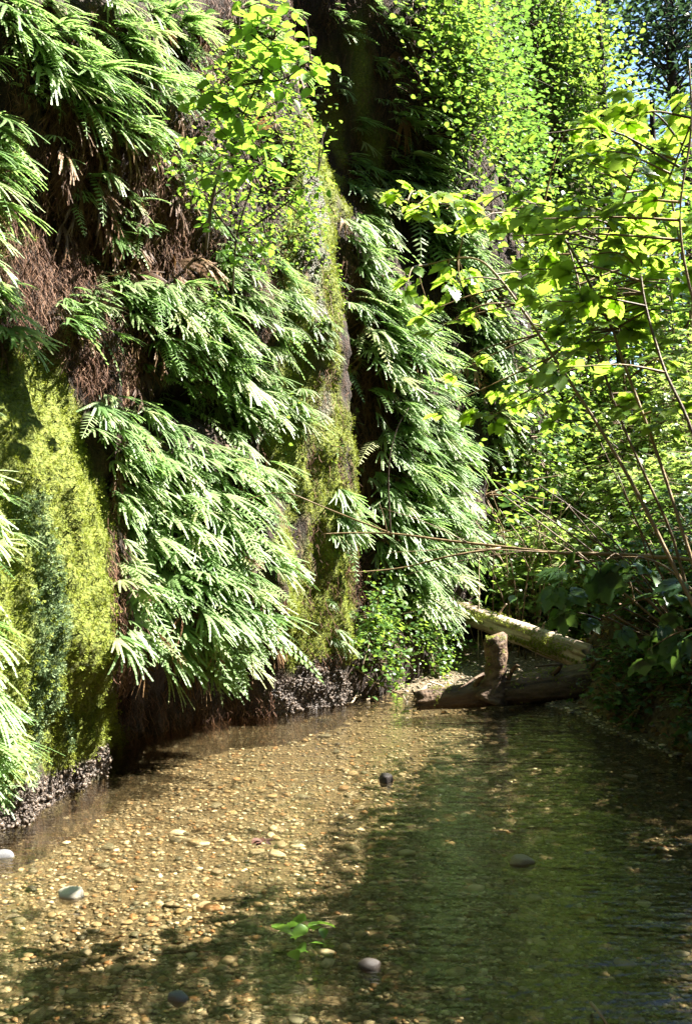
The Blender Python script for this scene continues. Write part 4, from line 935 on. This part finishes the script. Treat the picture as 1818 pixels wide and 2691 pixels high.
n = 1500; u = 0.1+R.rand(n)*2.0; th = 1.2+0.9*R.randn(n); kp = fbm(u*4, th*2, 2) > 0.0; u, th = u[kp], th[kp]; n = len(u); rr = np.interp(u, [0, 2.0], [0.085, 0.18])
V, F, r = scatter(T_moss, np.stack([u, -np.cos(th)*rr, np.sin(th)*rr], -1), frames(np.stack([0*u, -np.cos(th), np.sin(th)], -1)+0.3*R.randn(n, 3), R.randn(n, 3)), 0.007+0.009*R.rand(n))
tag(obj('moss_patches', mesh_np('moss_patches', V, F, M_moss, {'rnd': r}, False), l2), kind='stuff')
for k in range(5):
    x0 = 0.35+0.32*k+0.1*R.rand(); a_ = 0.6+0.9*R.rand()
    V, F, r = tube(smooth_path([(x0, -0.05, 0.08), (x0+0.05, -0.12-0.06*R.rand(), 0.16+0.05*R.rand()), (x0+0.15*R.randn(), -0.2-0.1*R.rand(), 0.05+0.22*R.rand())], 4), 0.02, 0.007, 6, True, 0.15); obj('root_stub', mesh_np('root_stub', V, F, M_wetlog, {'rnd': r}), l2)
def stick(name, label, pts, r0, r1, mat, group=None, side=()):
    pts = [np.asarray(p, float) for p in pts]; b = pts[0]
    sp = smooth_path(pts, 6); V, F, r = tube(sp-b, r0, r1, 6, True, 0.1)
    ps = [(V, F, r)]
    for (t, v) in side:
        p = sp[int(t*(len(sp)-1))]; q = p+np.asarray(v); ps.append(tube(smooth_path([p, (p+q)/2+UP*0.02, q], 3)-b, r1*0.9, r1*0.4, 5))
    V, F, r = cat(ps); o = obj(name, mesh_np(name, V, F, mat, {'rnd': r}), None, b)
    return tag(o, label, 'branch' if 'branch' in name else 'stick', group)
stick('driftwood_stick', 'pale bent driftwood stick lying behind the sunken log', [on_z(415, 698, .02), U(430, 684, 8.6), U(450, 682, 8.7), U(468, 682, 8.7)], 0.022, 0.016, M_twig)
stick('leaning_branch', 'thin brown branch leaning from the cliff foot down into the water', [U(322, 640, 7.9), U(350, 664, 8.0), U(378, 684, 8.1), on_z(400, 694, .0)], 0.009, 0.006, M_bark, None, ((0.5, (0.1, -0.05, -0.12)), (0.7, (-0.12, -0.1, 0.02))))
for k in range(14):
    x = 352+240*R.rand(); d = 7.75+0.9*R.rand(); a_ = 18*R.randn(); y = 694-10*R.rand() if x < 430 else 676+18*R.rand()
    stick('driftwood_stick', 'thin broken stick caught around the sunken log, '+['far left', 'left', 'middle', 'right'][min(3, int((x-352)/60))]+' of the pile', [U(x-14-10*R.rand(), y+a_*0.3, d), U(x, y-4*R.rand(), d+0.05*R.randn()), U(x+14+12*R.rand(), y-a_*0.5, d+0.15*R.randn())], 0.009, 0.004, M_twig if k % 2 else M_bark, 'broken sticks around the sunken log')
for pts in ([on_z(352, 699, .02), U(372, 690, 8.3), U(398, 690, 8.5)], [on_z(366, 700, .0), U(385, 693, 8.4), on_z(412, 694, .03)], [U(392, 672, 8.7), U(398, 688, 8.5), on_z(405, 700, 0)],
            [U(408, 668, 8.9), U(410, 682, 8.7), on_z(416, 697, .02)], [on_z(345, 704, 0), on_z(352, 702, 0.03), U(358, 690, 8.1)]):
    stick('driftwood_stick', 'small bleached stick in the driftwood at the cliff foot', pts, 0.009, 0.005, M_twig, 'small driftwood sticks')
stick('bare_branch', 'long forked bare branch reaching left across the fern curtain', [on_bank(2.7, 5.3), U(720, 575, 5.2), U(640, 556, 5.35), U(560, 553, 5.4), U(505, 547, 5.5), U(450, 541, 5.6), U(395, 534, 5.7), U(352, 533, 5.8), U(322, 534, 5.8)], 0.013, 0.004, M_bark, None,
      ((0.45, (-0.75, 0.1, -0.16)), (0.4, (-0.9, -0.1, 0.0)), (0.78, (-0.05, 0, 0.18)), (0.6, (-0.5, 0.1, 0.2)), (0.3, (-0.3, 0, 0.2))))
stick('bare_branch', 'bare branch curving down to the left below the forked branch', [U(500, 548, 5.5), U(450, 556, 5.5), U(400, 568, 5.6), U(345, 573, 5.6)], 0.008, 0.003, M_bark)
stick('bare_branch', 'thin dark upright shoot standing before the fern curtain', [U(390, 534, 5.71), U(388, 470, 5.6), U(396, 430, 5.6), U(408, 408, 5.6)], 0.005, 0.002, M_darkbark)
stick('bare_branch', 'thin arched twig crossing the narrow moss column', [U(392, 534, 5.72), U(350, 518, 6.1), U(318, 505, 6.2), U(290, 494, 6.2), U(268, 494, 6.3), U(245, 500, 6.3)], 0.006, 0.003, M_bark)
stick('driftwood_stick', 'short pale twig sticking out of the dark water at the bottom right', [on_z(590, 1003, 0.02), on_z(598, 1012, 0.03), on_z(610, 1030, -0.02)], 0.006, 0.003, M_twig)
# tangle of bare stems behind the logs
for k in range(26):
    x = 465+90*R.rand(); d = 9.3+0.9*R.rand(); y0 = 590+30*R.rand(); dx = 50*R.randn(); yt = 480+50*R.rand()
    stick('dead_branch', 'thin bare stem in the brown tangle above the fallen log, '+['left', 'middle', 'right'][min(2, int((x-465)/30))]+' part, leaning '+('right' if dx > 0 else 'left'), [on_bank((x-CX)/F_PX*d, d), U(x+dx*0.4+8*R.randn(), (y0+yt)/2, d), U(x+dx, yt, d)], 0.007, 0.003, M_bark if k % 3 else M_twig, 'bare stems of the tangle', ((0.6, (0.15*R.randn(), 0.1*R.randn(), 0.2)),))
for k in range(8):
    x = 640+60*R.rand(); d = 4.6+1.5*R.rand(); xt = 470+150*R.rand(); yt = 440+90*R.rand()
    stick('dead_branch', 'long thin stem slanting up left from the right bank, '+('ending over the tangle' if xt < 545 else 'ending among the leaves')+(', lower' if yt > 485 else ', higher'), [on_bank(float(xr(d))+0.2, d), U(x, 600+20*R.rand(), d), U((x+xt)/2+8*R.randn(), (610+yt)/2-8*R.rand(), d), U(xt, yt, d)], 0.008, 0.003, M_bark, 'slanting stems on the right bank')

# ------------------------------------------------------------------ stones and leaves in the water
def stone_mat(name, a, b): return solid_mat(name, [(0.3, a), (0.7, b)], 0.55, 0.4, (20, 20, 20), 0.3, use_rnd=0)
def stone(label, px, py, wpx, hz, mat, seed, sink=0.35, asp=0.6, rot=0.0):
    P = on_z(px, py, 0.0); s = wpx*P[1]/F_PX/2
    V, F = rock(ICO2, seed, 0.3, 1.0); o = obj('stone', mesh_np('stone', V, F, mat), None, (P[0], P[1]+s*asp*0.4, hz*(0.15-sink*0.5))); o.scale = (s, s*asp, hz); o.rotation_euler = (0, 0, rot)
    return tag(o, label, 'stone')
M_white = stone_mat('pale_stone', (0.5, 0.45, 0.34), (0.66, 0.6, 0.48)); M_tan = stone_mat('tan_stone', (0.2, 0.16, 0.09), (0.34, 0.28, 0.18)); M_grey = stone_mat('grey_stone', (0.07, 0.07, 0.075), (0.17, 0.165, 0.17)); M_dk = stone_mat('dark_stone', (0.012, 0.009, 0.007), (0.04, 0.03, 0.024)); M_br = stone_mat('brown_debris', (0.03, 0.012, 0.008), (0.12, 0.05, 0.03))
stone('smooth cream white stone breaking the surface in the lower left', 71, 897, 36, 0.035, M_white, 3)
stone('pale grey stone in the water at the left edge', 3, 857, 22, 0.03, M_grey, 4)
stone('small round dark stone standing out of the middle of the pool', 386, 782, 15, 0.05, M_dk, 5, 0.1, 1.0)
stone('tan stone half in shadow right of the middle of the pool', 521, 864, 30, 0.04, M_tan, 6)
stone('grey stone just awash at the bottom left', 178, 1000, 30, 0.024, M_grey, 7, 0.5)
stone('dark lump of debris in the shaded water at the bottom', 369, 968, 26, 0.028, M_dk, 8)
def leaf_heap(name, label, px, py, n, size, mat, tmpls, cat_, spread):
    P = on_z(px, py, 0.02); e = empty(name, P, label, cat_)
    mes = [mesh_np('leaf', V, F, mat) for V, F in tmpls]
    for i in range(n):
        a = R.rand()*6.28; d = np.array([math.cos(a), math.sin(a), 0.15*R.randn()]); M = frames(d[None], np.array([[0.25*R.randn(), 0.25*R.randn()-0.2, 1]]))[0]
        o = obj('leaf', mes[i % len(mes)], e); s = size*(0.7+0.5*R.rand()); o.matrix_basis = Matrix.LocRotScale(Vector((spread*R.randn(), spread*0.6*R.randn(), 0.012+0.02*R.rand())), Matrix(M.tolist()), Vector((s,)*3))
leaf_heap('floating_leaves', 'sprig of fresh green leaves floating in the shade patch', 308, 932, 11, 0.075, M_alder, T_ov, 'leaves', 0.05)
leaf_heap('floating_leaves', 'two loose green leaves floating below the larger sprig', 308, 956, 3, 0.07, M_alder, T_ov, 'leaves', 0.03)
leaf_heap('debris_clump', 'reddish brown clump of dead leaves in the sunny shallows', 262, 846, 7, 0.05, M_br, T_ov, 'dead leaves', 0.02)
